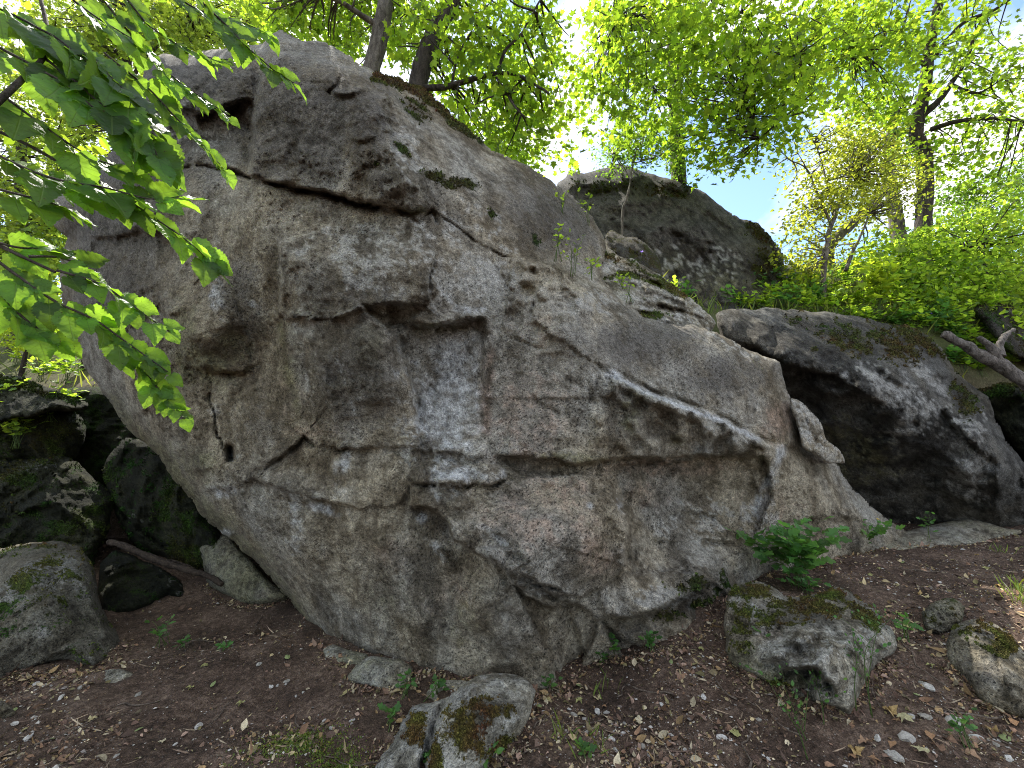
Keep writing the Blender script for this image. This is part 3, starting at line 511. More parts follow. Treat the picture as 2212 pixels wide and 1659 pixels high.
rock('layered_ledge', 'pale layered ledge with mossy bedding planes beneath the dark knob', [(1290,535),(1310,528),(1340,543),(1386,566),(1426,596),(1470,625),(1500,650),(1532,680),(1545,700),(1520,730),(1450,720),(1390,705),(1340,675),(1300,640),(1286,590)],
 [(1310,535,5.6),(1386,570,5.5),(1470,630,5.4),(1535,690,5.3),(1340,600,5.0),(1400,640,4.85),(1480,680,4.85),(1380,680,4.6),(1300,600,4.9)], 'rock', T=0.9, rpx=22, rdep=0.15, facet=45, facet_amp=0.03, skin=0.014, skin_f=2, tufts=2500, tuft_len=0.018, step=3.5, amp=0.04, freq=4, seed=9, mat=ROCKP, strata=0.05,
 feats=[('lip',[(1345,600),(1400,625),(1450,645),(1500,668)],0.08,22,0.06,16),('lip',[(1380,652),(1430,660),(1480,672),(1530,692)],0.12,16,0.12,12),('lip',[(1320,570),(1380,590),(1440,620)],0.07,16,0.07,14)],
 paint=[('moss','line',[(1300,545),(1350,565),(1400,590),(1460,625)],9,0.65),('moss','line',[(1300,600),(1360,590),(1420,612),(1480,640)],8,0.6),('moss',1400,680,40,10,0.7),('pale','all',0.25),('rust',1400,635,30,10,0.5)])
rock('hillside_rock', 'brown mossy rock on the grassy slope above the fallen log', [(2104,668),(2138,645),(2180,658),(2212,688),(2240,720),(2250,790),(2190,770),(2140,720)],
 [(2120,665,7.6),(2200,690,7.6),(2230,760,7.3),(2160,720,7.2)], 'rock', T=0.6, rpx=30, rdep=0.3, facet=50, facet_amp=0.04, skin=0.014, skin_f=1, tufts=2500, tuft_len=0.02, step=5, amp=0.06, freq=3, seed=12, mat=ROCKD, paint=[('moss','all',0.46),('pale',2180,720,40,20,0.4)])
rock('mossy_block', 'dark mossy block beneath the fallen log at the right edge', [(2096,838),(2125,838),(2160,826),(2212,832),(2270,846),(2275,1060),(2225,1010),(2180,960),(2140,900)],
 [(2110,845,6.6),(2212,838,6.4),(2260,850,6.3),(2160,900,6.5),(2250,1000,6.3),(2200,900,6.2)], 'rock', T=0.9, rpx=30, rdep=0.25, facet=70, facet_amp=0.06, skin=0.025, tufts=2500, tuft_len=0.025, step=5, amp=0.08, freq=2.5, seed=13, mat=ROCKM, paint=[('moss',2200,840,100,20,0.8)])
# ---- the hollow at the left
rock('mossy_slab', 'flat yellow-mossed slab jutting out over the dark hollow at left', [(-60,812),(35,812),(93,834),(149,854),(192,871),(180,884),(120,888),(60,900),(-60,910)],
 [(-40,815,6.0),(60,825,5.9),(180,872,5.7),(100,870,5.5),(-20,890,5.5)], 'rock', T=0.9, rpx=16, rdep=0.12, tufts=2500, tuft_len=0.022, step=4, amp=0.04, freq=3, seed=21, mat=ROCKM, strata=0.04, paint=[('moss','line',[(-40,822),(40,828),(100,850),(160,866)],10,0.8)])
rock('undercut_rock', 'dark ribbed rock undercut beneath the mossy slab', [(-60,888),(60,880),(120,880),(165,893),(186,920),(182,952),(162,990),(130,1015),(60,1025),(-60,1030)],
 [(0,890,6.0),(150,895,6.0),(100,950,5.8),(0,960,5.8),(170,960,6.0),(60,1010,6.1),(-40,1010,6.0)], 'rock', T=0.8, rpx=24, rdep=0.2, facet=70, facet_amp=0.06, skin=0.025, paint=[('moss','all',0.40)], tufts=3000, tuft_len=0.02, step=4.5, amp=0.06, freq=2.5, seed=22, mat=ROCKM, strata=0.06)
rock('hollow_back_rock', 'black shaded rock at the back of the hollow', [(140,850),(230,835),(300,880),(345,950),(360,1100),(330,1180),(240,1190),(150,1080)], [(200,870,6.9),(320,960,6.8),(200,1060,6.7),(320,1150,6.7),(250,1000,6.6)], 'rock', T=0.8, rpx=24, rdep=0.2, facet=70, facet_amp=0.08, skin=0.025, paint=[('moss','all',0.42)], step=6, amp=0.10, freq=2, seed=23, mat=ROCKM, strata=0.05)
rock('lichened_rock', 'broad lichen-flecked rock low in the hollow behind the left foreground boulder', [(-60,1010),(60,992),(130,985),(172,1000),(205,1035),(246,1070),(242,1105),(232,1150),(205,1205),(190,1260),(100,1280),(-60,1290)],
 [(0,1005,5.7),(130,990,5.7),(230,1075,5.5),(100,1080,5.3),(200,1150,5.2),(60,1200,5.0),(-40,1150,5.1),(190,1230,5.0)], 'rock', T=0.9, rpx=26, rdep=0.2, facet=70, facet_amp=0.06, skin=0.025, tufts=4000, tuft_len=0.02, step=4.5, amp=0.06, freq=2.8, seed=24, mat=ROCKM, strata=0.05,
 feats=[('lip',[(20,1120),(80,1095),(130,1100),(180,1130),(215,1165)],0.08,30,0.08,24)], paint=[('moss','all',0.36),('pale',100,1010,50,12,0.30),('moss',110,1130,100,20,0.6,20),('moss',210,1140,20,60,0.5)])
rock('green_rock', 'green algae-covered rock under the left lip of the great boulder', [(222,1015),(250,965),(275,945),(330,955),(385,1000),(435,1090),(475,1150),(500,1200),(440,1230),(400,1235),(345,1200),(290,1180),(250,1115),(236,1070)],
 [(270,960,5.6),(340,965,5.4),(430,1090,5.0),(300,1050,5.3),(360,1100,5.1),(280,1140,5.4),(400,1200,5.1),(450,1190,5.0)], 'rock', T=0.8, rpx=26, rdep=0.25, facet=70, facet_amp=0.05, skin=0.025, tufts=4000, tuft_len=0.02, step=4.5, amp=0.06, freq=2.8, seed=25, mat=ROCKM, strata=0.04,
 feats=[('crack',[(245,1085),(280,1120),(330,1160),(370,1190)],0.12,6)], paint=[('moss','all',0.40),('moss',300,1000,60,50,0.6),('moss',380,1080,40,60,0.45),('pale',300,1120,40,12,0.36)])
lb = rock('left_boulder', 'pale lichen-spotted boulder with dark moss at the lower left edge', [(-70,1188),(0,1183),(60,1172),(130,1171),(165,1179),(182,1196),(200,1220),(209,1260),(216,1300),(236,1345),(262,1374),(271,1391),(264,1412),(230,1442),(204,1452),(178,1453),(150,1432),(112,1430),(70,1448),(30,1476),(-70,1515)],
 [(-40,1495,'g'),(60,1458,'g'),(190,1455,'g'),(260,1410,3.65),(-20,1190,4.3),(120,1176,4.25),(190,1210,4.1),(230,1340,3.85),(100,1300,3.55),(0,1350,3.4),(180,1380,3.55),(60,1220,3.8),(-50,1400,3.3)], T=0.8, rpx=30, rdep=0.22, facet=80, facet_amp=0.03, skin=0.01, skin_f=1.8, tufts=2500, tuft_len=0.013, step=4, amp=0.05, freq=3, seed=26, mat=ROCKP,
 feats=[('lip',[(100,1420),(130,1408),(165,1405),(190,1425),(205,1448)],0.06,24,0.07,16),('ridge',[(175,1190),(200,1260),(215,1330),(240,1390)],0.06,24)],
 paint=[('moss',45,1260,26,26,0.7,20),('moss',0,1330,60,30,0.42,-30),('moss',110,1300,60,40,0.36),('moss',80,1178,60,7,0.6),('algae','all',0.50),('dark','all',0.55),('moss','all',0.20),('pale',20,1290,40,40,0.40),('pale',80,1230,30,16,0.46),('pale',90,1370,30,10,0.45),('pale',130,1260,60,40,0.34)])
rock('leaning_stone', 'smooth greenish stone tucked under the left flank of the great boulder', [(424,1190),(430,1168),(455,1152),(492,1160),(535,1205),(580,1250),(625,1290),(604,1302),(560,1307),(520,1305),(490,1287),(450,1266),(441,1240),(434,1214)],
 [(540,1305,4.48),(460,1268,4.72),(440,1200,4.92),(470,1160,5.0),(560,1250,4.55),(500,1240,4.62),(600,1296,4.42)], 'stone', T=0.5, rpx=26, rdep=0.15, facet=70, facet_amp=0.012, skin=0.005, skin_f=2, step=3.5, amp=0.03, freq=3.5, seed=27, mat=ROCKP, paint=[('algae','all',0.62),('moss',470,1170,30,16,0.3)])
rock('hollow_stone', 'mossy hummock stone on the floor of the hollow beside the root', [(218,1215),(250,1190),(300,1205),(345,1225),(385,1250),(402,1280),(392,1296),(360,1290),(330,1310),(270,1330),(225,1330),(210,1280)],
 [(300,1320,'g'),(390,1290,'g'),(250,1200,4.95),(320,1225,4.8),(300,1270,4.55)], 'stone', T=0.4, rpx=26, rdep=0.15, facet=50, facet_amp=0.03, skin=0.012, skin_f=2, step=4, amp=0.05, freq=4, seed=28, mat=ROCKM, paint=[('pale',370,1268,26,16,0.7,25),('pale',345,1226,22,7,0.6,20),('moss','all',0.35)])
def low_stone(name, label, ol, h=0.10, seed=0, mat=ROCKP, cat='stone', paint=(), T=0.15, group=None, step=3.5, amp=0.02, feats=(), rp=None):
    P = np.array(ol, float); yb = P[:, 1].max(); yt = P[:, 1].min(); c = []
    xm = P[:, 0].mean(); bot = P[P[:, 1].argmax()]; top = P[P[:, 1].argmin()]; g = ground_hit(bot[0], bot[1] - 1)[1]; gt = ground_hit(top[0], top[1])[1]
    for p in P:
        f = (yb - p[1]) / max(yb - yt, 1); c.append((p[0], p[1], g - 0.02 + f * (gt - g) * 0.55))
    c.append((xm, 0.5 * (yt + yb), g + 0.20 * (gt - g))); wid = np.ptp(P[:, 0]); ol = [(xm + (p[0] - xm) * 1.02, p[1] + (3 if p[1] > 0.5 * (yt + yb) else 0)) for p in ol]
    return rock(name, label, ol, c, cat, group, T=T, rpx=rp or max(6, min(wid, yb - yt) * 0.35), rdep=min(h, gt - g) * 0.3, step=step, amp=amp, freq=6, seed=seed, mat=mat, ragged=1.5, paint=paint, feats=feats, facet=40, facet_amp=0.015, skin=0.006, skin_f=3)
low_stone('flat_stone', 'flat grey-green stone against the foot of the great boulder, left one', [(699,1402),(719,1392),(750,1401),(794,1414),(780,1440),(757,1462),(735,1446),(706,1424)], 0.22, 31, paint=[('algae','all',0.45)])
low_stone('flat_stone', 'flat grey stone slab at the foot of the great boulder beside the sprout', [(750,1462),(770,1438),(796,1418),(848,1422),(873,1427),(891,1445),(888,1465),(874,1490),(859,1499),(824,1488),(789,1478),(766,1474)], 0.25, 32, paint=[('algae','all',0.34)])
low_stone('flat_stone', 'low dark stone just behind the cleft foreground stone', [(918,1502),(936,1477),(964,1469),(1010,1472),(1030,1490),(990,1515),(940,1520)], 0.15, 33)
fs = rock('cleft_stone', 'cleft stone with brown moss in the bottom centre foreground', [(960,1508),(998,1479),(1030,1461),(1083,1453),(1114,1457),(1139,1470),(1155,1494),(1149,1519),(1145,1543),(1139,1568),(1130,1598),(1090,1632),(1060,1660),(1010,1720),(900,1740),(790,1720),(806,1655),(850,1600),(872,1552),(890,1527),(930,1518)],
 [(1130,1596,2.62),(1075,1640,'g'),(960,1715,2.30),(810,1690,2.33),(890,1530,2.68),(960,1510,2.75),(1080,1458,2.85),(1150,1500,2.72),(1050,1540,2.50),(1000,1620,2.36),(900,1600,2.42),(1030,1470,2.80),(1110,1560,2.56)], 'stone', T=0.4, rpx=34, rdep=0.12, facet=70, facet_amp=0.02, skin=0.006, skin_f=3, tufts=4500, tuft_len=0.01, step=3.2, amp=0.022, freq=6, seed=35, mat=ROCKP, ragged=2.5,
 feats=[('crack',[(965,1508),(945,1545),(930,1590),(915,1640),(905,1700)],0.12,7,0,0,0,1),('ridge',[(1030,1465),(990,1500),(955,1560)],0.05,22)],
 paint=[('moss',1050,1530,50,26,0.62),('moss',1020,1570,50,50,0.60),('moss',1050,1610,60,30,0.5),('moss',900,1580,26,40,0.55),('moss',1090,1530,30,20,0.5),('pale',1090,1465,50,12,0.5),('pale',1000,1500,40,20,0.34),('pale',880,1550,24,24,0.4),('moss',940,1660,14,60,0.8)])
rb = rock('mossy_boulder', 'angular pale boulder with yellow moss on top in the right foreground', [(1570,1290),(1590,1264),(1634,1255),(1676,1272),(1704,1289),(1753,1284),(1809,1269),(1851,1287),(1886,1315),(1921,1353),(1938,1386),(1931,1411),(1895,1434),(1870,1466),(1845,1545),(1822,1546),(1774,1522),(1711,1515),(1655,1472),(1588,1440),(1570,1410),(1565,1350)],
 [(1830,1536,2.60),(1711,1515,2.72),(1600,1440,2.92),(1568,1360,3.10),(1600,1265,3.42),(1680,1280,3.40),(1809,1275,3.36),(1900,1330,3.15),(1935,1390,2.98),(1890,1432,2.80),(1728,1366,2.86),(1644,1412,2.80),(1700,1440,2.62),(1760,1438,2.56),(1810,1480,2.55),(1840,1380,2.82),(1650,1340,3.10),(1760,1330,3.08),(1600,1380,3.0),(1870,1440,2.70),(1740,1490,2.70)], T=0.6, rpx=26, rdep=0.12, facet=60, facet_amp=0.035, skin=0.012, skin_f=2.2, tufts=9000, tuft_len=0.011, step=3.6, amp=0.038, freq=4.5, seed=36, mat=ROCKP, ragged=3,
 feats=[('lip',[(1640,1418),(1700,1442),(1753,1440),(1790,1474),(1812,1502)],0.08,34,0.20,44),('shelf',[(1640,1408),(1690,1384),(1728,1362),(1770,1366),(1812,1380),(1850,1372)],0.08,40,7),('lip',[(1575,1330),(1610,1345),(1640,1360)],0.03,20,0.04,20),('bulge',[(1650,1365),(1670,1370)],0,1) if False else ('crack',[(1640,1375),(1665,1365),(1690,1360)],0.06,12)],
 paint=[('moss',1750,1312,90,28,0.72),('moss',1810,1290,60,20,0.8),('moss',1630,1275,60,18,0.68),('moss',1855,1320,60,24,0.66,40),('moss',1690,1335,70,20,0.55),('moss',1600,1350,30,60,0.45),('algae',1690,1470,60,24,0.9),('algae',1600,1420,40,40,0.6),('moss',1670,1480,40,12,0.4),('pale',1600,1310,30,40,0.5),('pale',1740,1400,70,24,0.52),('pale',1860,1370,40,30,0.42),('pale',1640,1345,60,20,0.36),('rust',1665,1370,30,16,0.5)])
rock('edge_stone', 'rounded moss-topped stone at the right edge of the frame', [(2044,1392),(2056,1358),(2085,1340),(2120,1336),(2173,1363),(2215,1408),(2262,1450),(2270,1570),(2180,1555),(2110,1515),(2075,1470),(2048,1430)],
 [(2090,1490,2.72),(2200,1530,2.58),(2060,1370,2.98),(2120,1340,3.06),(2210,1410,2.95),(2140,1420,2.74),(2060,1430,2.82),(2200,1470,2.62)], 'stone', T=0.4, rpx=30, rdep=0.15, facet=60, facet_amp=0.02, skin=0.008, skin_f=2, tufts=5000, tuft_len=0.012, step=3.8, amp=0.03, freq=5, seed=37, mat=ROCKP, paint=[('moss',2150,1380,60,30,0.66,30),('moss',2100,1360,40,20,0.4),('dark',2110,1440,80,50,0.6),('algae',2100,1420,60,60,0.4)])
low_stone('ground_slab', 'long low pale slab in the soil before the dark overhang', [(1890,1182),(1940,1152),(2010,1135),(2060,1124),(2112,1124),(2160,1138),(2214,1146),(2190,1156),(2120,1172),(2040,1180),(1960,1190)], 0.5, 38, cat='rock', T=0.4, paint=[('algae','all',0.25)])
rock('buried_rock', 'half-buried mossy rock among litter above the edge stone', [(1990,1325),(2020,1298),(2060,1292),(2086,1312),(2080,1345),(2040,1372),(2000,1362)],
 [(2030,1368,3.2),(2040,1300,3.4),(2000,1330,3.28),(2075,1330,3.28)], 'stone', T=0.2, rpx=20, rdep=0.1, facet=40, facet_amp=0.03, skin=0.01, skin_f=2, step=4, amp=0.03, freq=6, seed=39, mat=ROCKP, paint=[('algae','all',0.5),('moss','all',0.3)])
low_stone('flat_stone', 'pale flat stone lying in front of the left boulder', [(213,1462),(226,1448),(256,1445),(284,1452),(293,1466),(276,1478),(240,1478)], 0.08, 41)
low_stone('corner_stone', 'pale stone at the left edge below the left boulder', [(-30,1522),(5,1512),(28,1530),(36,1546),(10,1556),(-30,1560)], 0.10, 42)
# ============================================================ plant materials
def leaf_material(name, refl, trans, vary=0.5, yellow=0.25, rough=0.5, fac=0.5, vein=False):
    m, n = new_mat(name); b = NB(n); outn = b('OutputMaterial')
    df = b('BsdfPrincipled', Roughness=rough); df.inputs['Specular IOR Level'].default_value = 0.4; tr = b('BsdfTranslucent'); mxs = b('MixShader', Fac=fac)
    at = b('Attribute', attr='rnd'); sp = b('SeparateColor'); b.L(at.outputs['Color'], sp.inputs['Color'])
    if vein:
        oi = b('ObjectInfo'); rv = oi.outputs['Random']
    else: rv = sp.outputs['Red']
    gain = b.ramp(rv, [(0.0, 1 - vary), (1.0, 1 + vary)])
    y = b.math('MULTIPLY', b.math('POWER', sp.outputs['Green'], 3.0), yellow)
    c1 = b.mix(0.999, b.mix(y, refl, (0.32, 0.30, 0.05)), gain, 'MULTIPLY'); c2 = b.mix(0.999, b.mix(y, trans, (0.75, 0.66, 0.06)), gain, 'MULTIPLY')
    if vein:
        uv = b('UVMap'); s = b('SeparateXYZ'); b.L(uv.outputs['UV'], s.inputs['Vector'])
        ax = b.math('ABSOLUTE', s.outputs['X']); mid = b.ramp(ax, [(0.0, 1.0), (0.022, 0.0)])
        ph = b.math('FRACT', b.math('MULTIPLY', b.math('SUBTRACT', s.outputs['Y'], b.math('MULTIPLY', ax, 0.75)), 7.5))
        sec = b.ramp(b.math('ABSOLUTE', b.math('SUBTRACT', ph, 0.5)), [(0.0, 1.0), (0.085, 0.0)])
        fin = b('TexVoronoi', Scale=26.0); b.L(uv.outputs['UV'], fin.inputs['Vector'])
        v = b.math('MAXIMUM', mid, b.math('MULTIPLY', sec, 0.7))
        blot = b.ramp(b.noise(uv.outputs['UV'], 3.0, 3), [(0.35, 0.75), (0.65, 1.15)])
        c2 = b.mix(0.9, c2, blot, 'MULTIPLY')
        spot = b.ramp(b.noise(uv.outputs['UV'], 9.0, 2), [(0.66, 0.0), (0.70, 1.0)])
        c1 = b.mix(b.math('MULTIPLY', v, 0.6), c1, (0.24, 0.34, 0.10)); c2 = b.mix(b.math('MULTIPLY', v, 0.7), c2, (0.12, 0.20, 0.02))
        c1 = b.mix(b.math('MULTIPLY', spot, 0.8), c1, (0.09, 0.05, 0.02)); c2 = b.mix(b.math('MULTIPLY', spot, 0.8), c2, (0.10, 0.06, 0.015))
        bp = b('Bump', Strength=0.8, Distance=0.0016); b.L(b.math('SUBTRACT', b.math('MULTIPLY', fin.outputs['Distance'], 0.4), v), bp.inputs['Height']); b.L(bp.outputs['Normal'], df.inputs['Normal'])
    b.L(c1, df.inputs['Base Color']); b.L(c2, tr.inputs['Color'])
    b.L(df.outputs['BSDF'], mxs.inputs[1]); b.L(tr.outputs['BSDF'], mxs.inputs[2]); b.L(mxs.outputs['Shader'], outn.inputs['Surface'])
    return m
MAPLE = leaf_material('maple_leaf', (0.06, 0.125, 0.014), (0.36, 0.56, 0.028), fac=0.58)
MAPLE2 = leaf_material('dark_maple_leaf', (0.045, 0.10, 0.018), (0.24, 0.44, 0.035), yellow=0.15)
HAWTHORN = leaf_material('yellow_leaf', (0.11, 0.15, 0.018), (0.55, 0.62, 0.05))
SHRUB = leaf_material('shrub_leaf', (0.09, 0.18, 0.02), (0.46, 0.68, 0.05), fac=0.6)
FARLEAF = leaf_material('far_leaf', (0.06, 0.12, 0.02), (0.45, 0.60, 0.05))
LINDEN = leaf_material('linden_leaf', (0.050, 0.115, 0.026), (0.34, 0.58, 0.038), vary=0.5, yellow=0.0, rough=0.42, fac=0.55, vein=True)
HERB = leaf_material('herb_leaf', (0.06, 0.16, 0.04), (0.18, 0.42, 0.06), yellow=0.12)
HERBY = leaf_material('sunny_herb_leaf', (0.13, 0.25, 0.03), (0.52, 0.74, 0.05), fac=0.55)
HERBYB = leaf_material('lime_leaf', (0.20, 0.32, 0.025), (0.62, 0.78, 0.04), fac=0.55)
GRASS = leaf_material('grass_blade', (0.10, 0.16, 0.04), (0.34, 0.44, 0.08), yellow=0.5)
PETAL = leaf_material('violet_petal', (0.20, 0.14, 0.55), (0.30, 0.20, 0.75), yellow=0.0)
PETALY = leaf_material('yellow_petal', (0.75, 0.52, 0.02), (0.8, 0.6, 0.03), yellow=0.0)
def bark_material(name, c0, c1, scale=14.0, moss=0.0):
    m, n = new_mat(name); b = NB(n); outn = b('OutputMaterial'); pr = b('BsdfPrincipled', Roughness=0.9); pr.inputs['Specular IOR Level'].default_value = 0.2
    geo = b('NewGeometry'); mpn = b('Mapping'); mpn.inputs['Scale'].default_value = (1, 1, 0.28); b.L(geo.outputs['Position'], mpn.inputs['Vector'])
    a = b.noise(mpn.outputs['Vector'], scale, 6, 0.7, 0.6); f = b.noise(geo.outputs['Position'], 70, 4, 0.7)
    c = b.mix(0.8, b.ramp(a, [(0.34, c0), (0.62, c1)]), b.ramp(f, [(0.35, 0.55), (0.65, 1.4)]), 'MULTIPLY')
    if moss:
        up = b('SeparateXYZ'); b.L(geo.outputs['Normal'], up.inputs['Vector'])
        mk = b.ramp(b.math('ADD', up.outputs['Z'], b.math('MULTIPLY', b.math('SUBTRACT', b.noise(geo.outputs['Position'], 5, 4), 0.5), 3.0)), [(0.55, 0.0), (0.9, moss)]); c = b.mix(mk, c, (0.06, 0.065, 0.012))
    b.L(c, pr.inputs['Base Color']); bp = b('Bump', Strength=1.0, Distance=0.03); b.L(b.math('ADD', a, b.math('MULTIPLY', f, 0.3)), bp.inputs['Height']); b.L(bp.outputs['Normal'], pr.inputs['Normal']); b.L(pr.outputs['BSDF'], outn.inputs['Surface'])
    return m
BARK = bark_material('grey_bark', (0.045, 0.038, 0.032), (0.20, 0.175, 0.15))
BARKD = bark_material('dark_bark', (0.02, 0.016, 0.014), (0.085, 0.07, 0.06))
DEADWOOD = bark_material('bleached_wood', (0.045, 0.038, 0.033), (0.22, 0.195, 0.175), 22)
ROOTM = bark_material('root_bark', (0.02, 0.014, 0.010), (0.075, 0.055, 0.042), 20)
STEM = leaf_material('green_stem', (0.10, 0.16, 0.05), (0.2, 0.3, 0.06))
TWIGM = bark_material('dry_twig', (0.06, 0.045, 0.035), (0.24, 0.19, 0.15), 30)
# ------------------------------------------------------------ tubes and leaves
def tube(pts, radii, sides=8, wob=0.0, seed=0):
    P = np.array(pts, float); r = np.interp(np.linspace(0, 1, len(P)), np.linspace(0, 1, len(radii)), radii)
    Tn = np.gradient(P, axis=0); Tn /= np.linalg.norm(Tn, axis=1)[:, None] + 1e-9
    a = np.cross(Tn, [0.31, 0.17, 0.94] if abs(Tn[0][2]) < 0.9 else [1, 0, 0]); a /= np.linalg.norm(a, axis=1)[:, None] + 1e-9; bb = np.cross(Tn, a)
    th = np.arange(sides) / sides * 2 * np.pi
    V = P[:, None] + (a[:, None] * np.cos(th)[None, :, None] + bb[:, None] * np.sin(th)[None, :, None]) * r[:, None, None]
    V = V.reshape(-1, 3)
    if wob: V = V + wob * fbm(V * 9 + seed, 3)[:, None] * (V - np.repeat(P, sides, 0)) / (np.repeat(r, sides)[:, None] + 1e-9)
    n = len(P); i = np.arange(n - 1)[:, None] * sides; j = np.arange(sides)[None]; k = (j + 1) % sides
    F = np.stack([i + j, i + k, i + sides + k, i + sides + j], -1).reshape(-1, 4)
    V = np.vstack([V, P[:1], P[-1:]]); c0, c1 = len(V) - 2, len(V) - 1
    jj = np.arange(sides); kk = (jj + 1) % sides; e0 = np.stack([kk, jj, np.full(sides, c0), np.full(sides, c0)], 1); e1 = np.stack([(n - 1) * sides + jj, (n - 1) * sides + kk, np.full(sides, c1), np.full(sides, c1)], 1)
    Tq = np.vstack([F[:, [0, 1, 2]], F[:, [0, 2, 3]], e0[:, :3], e1[:, :3]])
    return V, Tq
def curve3(pts, k=6):
    P = np.array(pts, float); n = len(P); o = []
    for i in range(n - 1):
        p0, p1, p2, p3 = P[max(i - 1, 0)], P[i], P[i + 1], P[min(i + 2, n - 1)]
        for t in np.arange(k) / k: o.append(0.5 * ((2 * p1) + (-p0 + p2) * t + (2 * p0 - 5 * p1 + 4 * p2 - p3) * t * t + (-p0 + 3 * p1 - 3 * p2 + p3) * t ** 3))
    o.append(P[-1]); return np.array(o)
def merge(parts):
    V, F, k = [], [], 0
    for v, f in parts: V.append(v); F.append(f + k); k += len(v)
    return np.vstack(V), np.vstack(F)
def pix(pts): return np.array([W(p[0], p[1], p[2]) for p in pts])
def blob_sprays(blobs, rng):
    C = []
    for fx, fy, rx, ry, Y, dY, ns in blobs:
        a = rng.rand(ns) * 2 * np.pi; r = np.sqrt(rng.rand(ns)); yy = Y + dY * (rng.rand(ns) * 2 - 1)
        C.append(W(fx + rx * r * np.cos(a), fy + ry * r * np.sin(a), yy))
    return np.vstack(C)
def spray_leaves(C, rng, per=12, rad=0.28, size=(0.085, 0.13), shape='maple', flat=0.35, droop=0.25, up=(0, 0, 1)):
    n = len(C); npl = unit(np.array(up)[None] + flat * rng.randn(n, 3)); k = rng.poisson(per, n).clip(3); idx = np.repeat(np.arange(n), k); N = len(idx)
    v = rng.randn(N, 3); nn = npl[idx]; v = unit(v - (v * nn).sum(1)[:, None] * nn); r = rad * np.sqrt(rng.rand(N))[:, None]
    pos = C[idx] + v * r + nn * (0.06 * rng.randn(N))[:, None]; pos[:, 2] -= droop * r[:, 0] ** 2 / rad
    d = unit(v + 0.5 * rng.randn(N, 3) + [0, 0, -droop]); nr = unit(nn + 0.45 * rng.randn(N, 3))
    return leaves(pos, d, nr, rng.uniform(size[0], size[1], N), shape, rng)
def tree(name, label, cat, trunk, tr_r, limbs, blobs, mat, bark, seed, per=12, rad=0.28, size=(0.085, 0.13), shape='maple', flat=0.48, twigs=0.45, group=None, sides=10, up=(0, 0, 1), droop=0.25, fill=0.95):
    rng = np.random.RandomState(seed); size = (size[0] * 0.72, size[1] * 1.10); blobs = [(*q[:6], int(q[6] * fill)) for q in blobs] + [(q[0], q[1], q[2] * 1.55, q[3] * 1.5, q[4], q[5], int(q[6] * fill * 0.32)) for q in blobs]; P_ = pix(trunk); zg = float(terrain(P_[0, 0], P_[0, 1])) - 0.15
    if P_[0, 2] > zg: P_ = np.vstack([[P_[0, 0] - 0.05, P_[0, 1], zg], P_])
    tp = curve3(P_, 7); root = empty(name, tp[0]); props(root, label, cat, group)
    tp = tp + 0.02 * np.stack([fbm(tp * 1.5 + seed, 2), fbm(tp * 1.5 + 7, 2), 0 * tp[:, 0]], 1)
    v, f = tube(tp, tr_r, sides, 0.012, seed); link('trunk', npmesh('trunk', v, f, bark), root)
    allp = [tp[len(tp) // 3:]]
    for lp, lr in limbs:
        q = curve3(pix(lp), 7); q = q + 0.03 * np.stack([fbm(q * 3 + seed, 2), fbm(q * 3 + 7, 2), fbm(q * 3 + 27, 2)], 1) * np.linspace(0, 1, len(q))[:, None]; v, f = tube(q, lr, 6, 0.004, seed); link('limb', npmesh('limb', v, f, bark), root); allp.append(q)
    allp = np.vstack(allp)
    C = blob_sprays(blobs, rng); v, f, rv = spray_leaves(C, rng, per, rad, size, shape, flat, droop, up)
    link('crown', npmesh('crown', v, f, mat, False, {'rnd': rv}), root)
    if twigs:
        tw = []
        for c in C[rng.rand(len(C)) < twigs]:
            d = ((allp - c) ** 2).sum(1); a = allp[d.argmin()]
            if d.min() > 9: continue
            mid = (a + c) / 2 + 0.12 * rng.randn(3) * math.sqrt(d.min()); v, f = tube(curve3([a, mid, c], 3), [0.018, 0.005], 3); tw.append((v, f))
        if tw: v, f = merge(tw); o = link('twigs', npmesh('twigs', v, f, bark), root); o['kind'] = 'stuff'
    return root
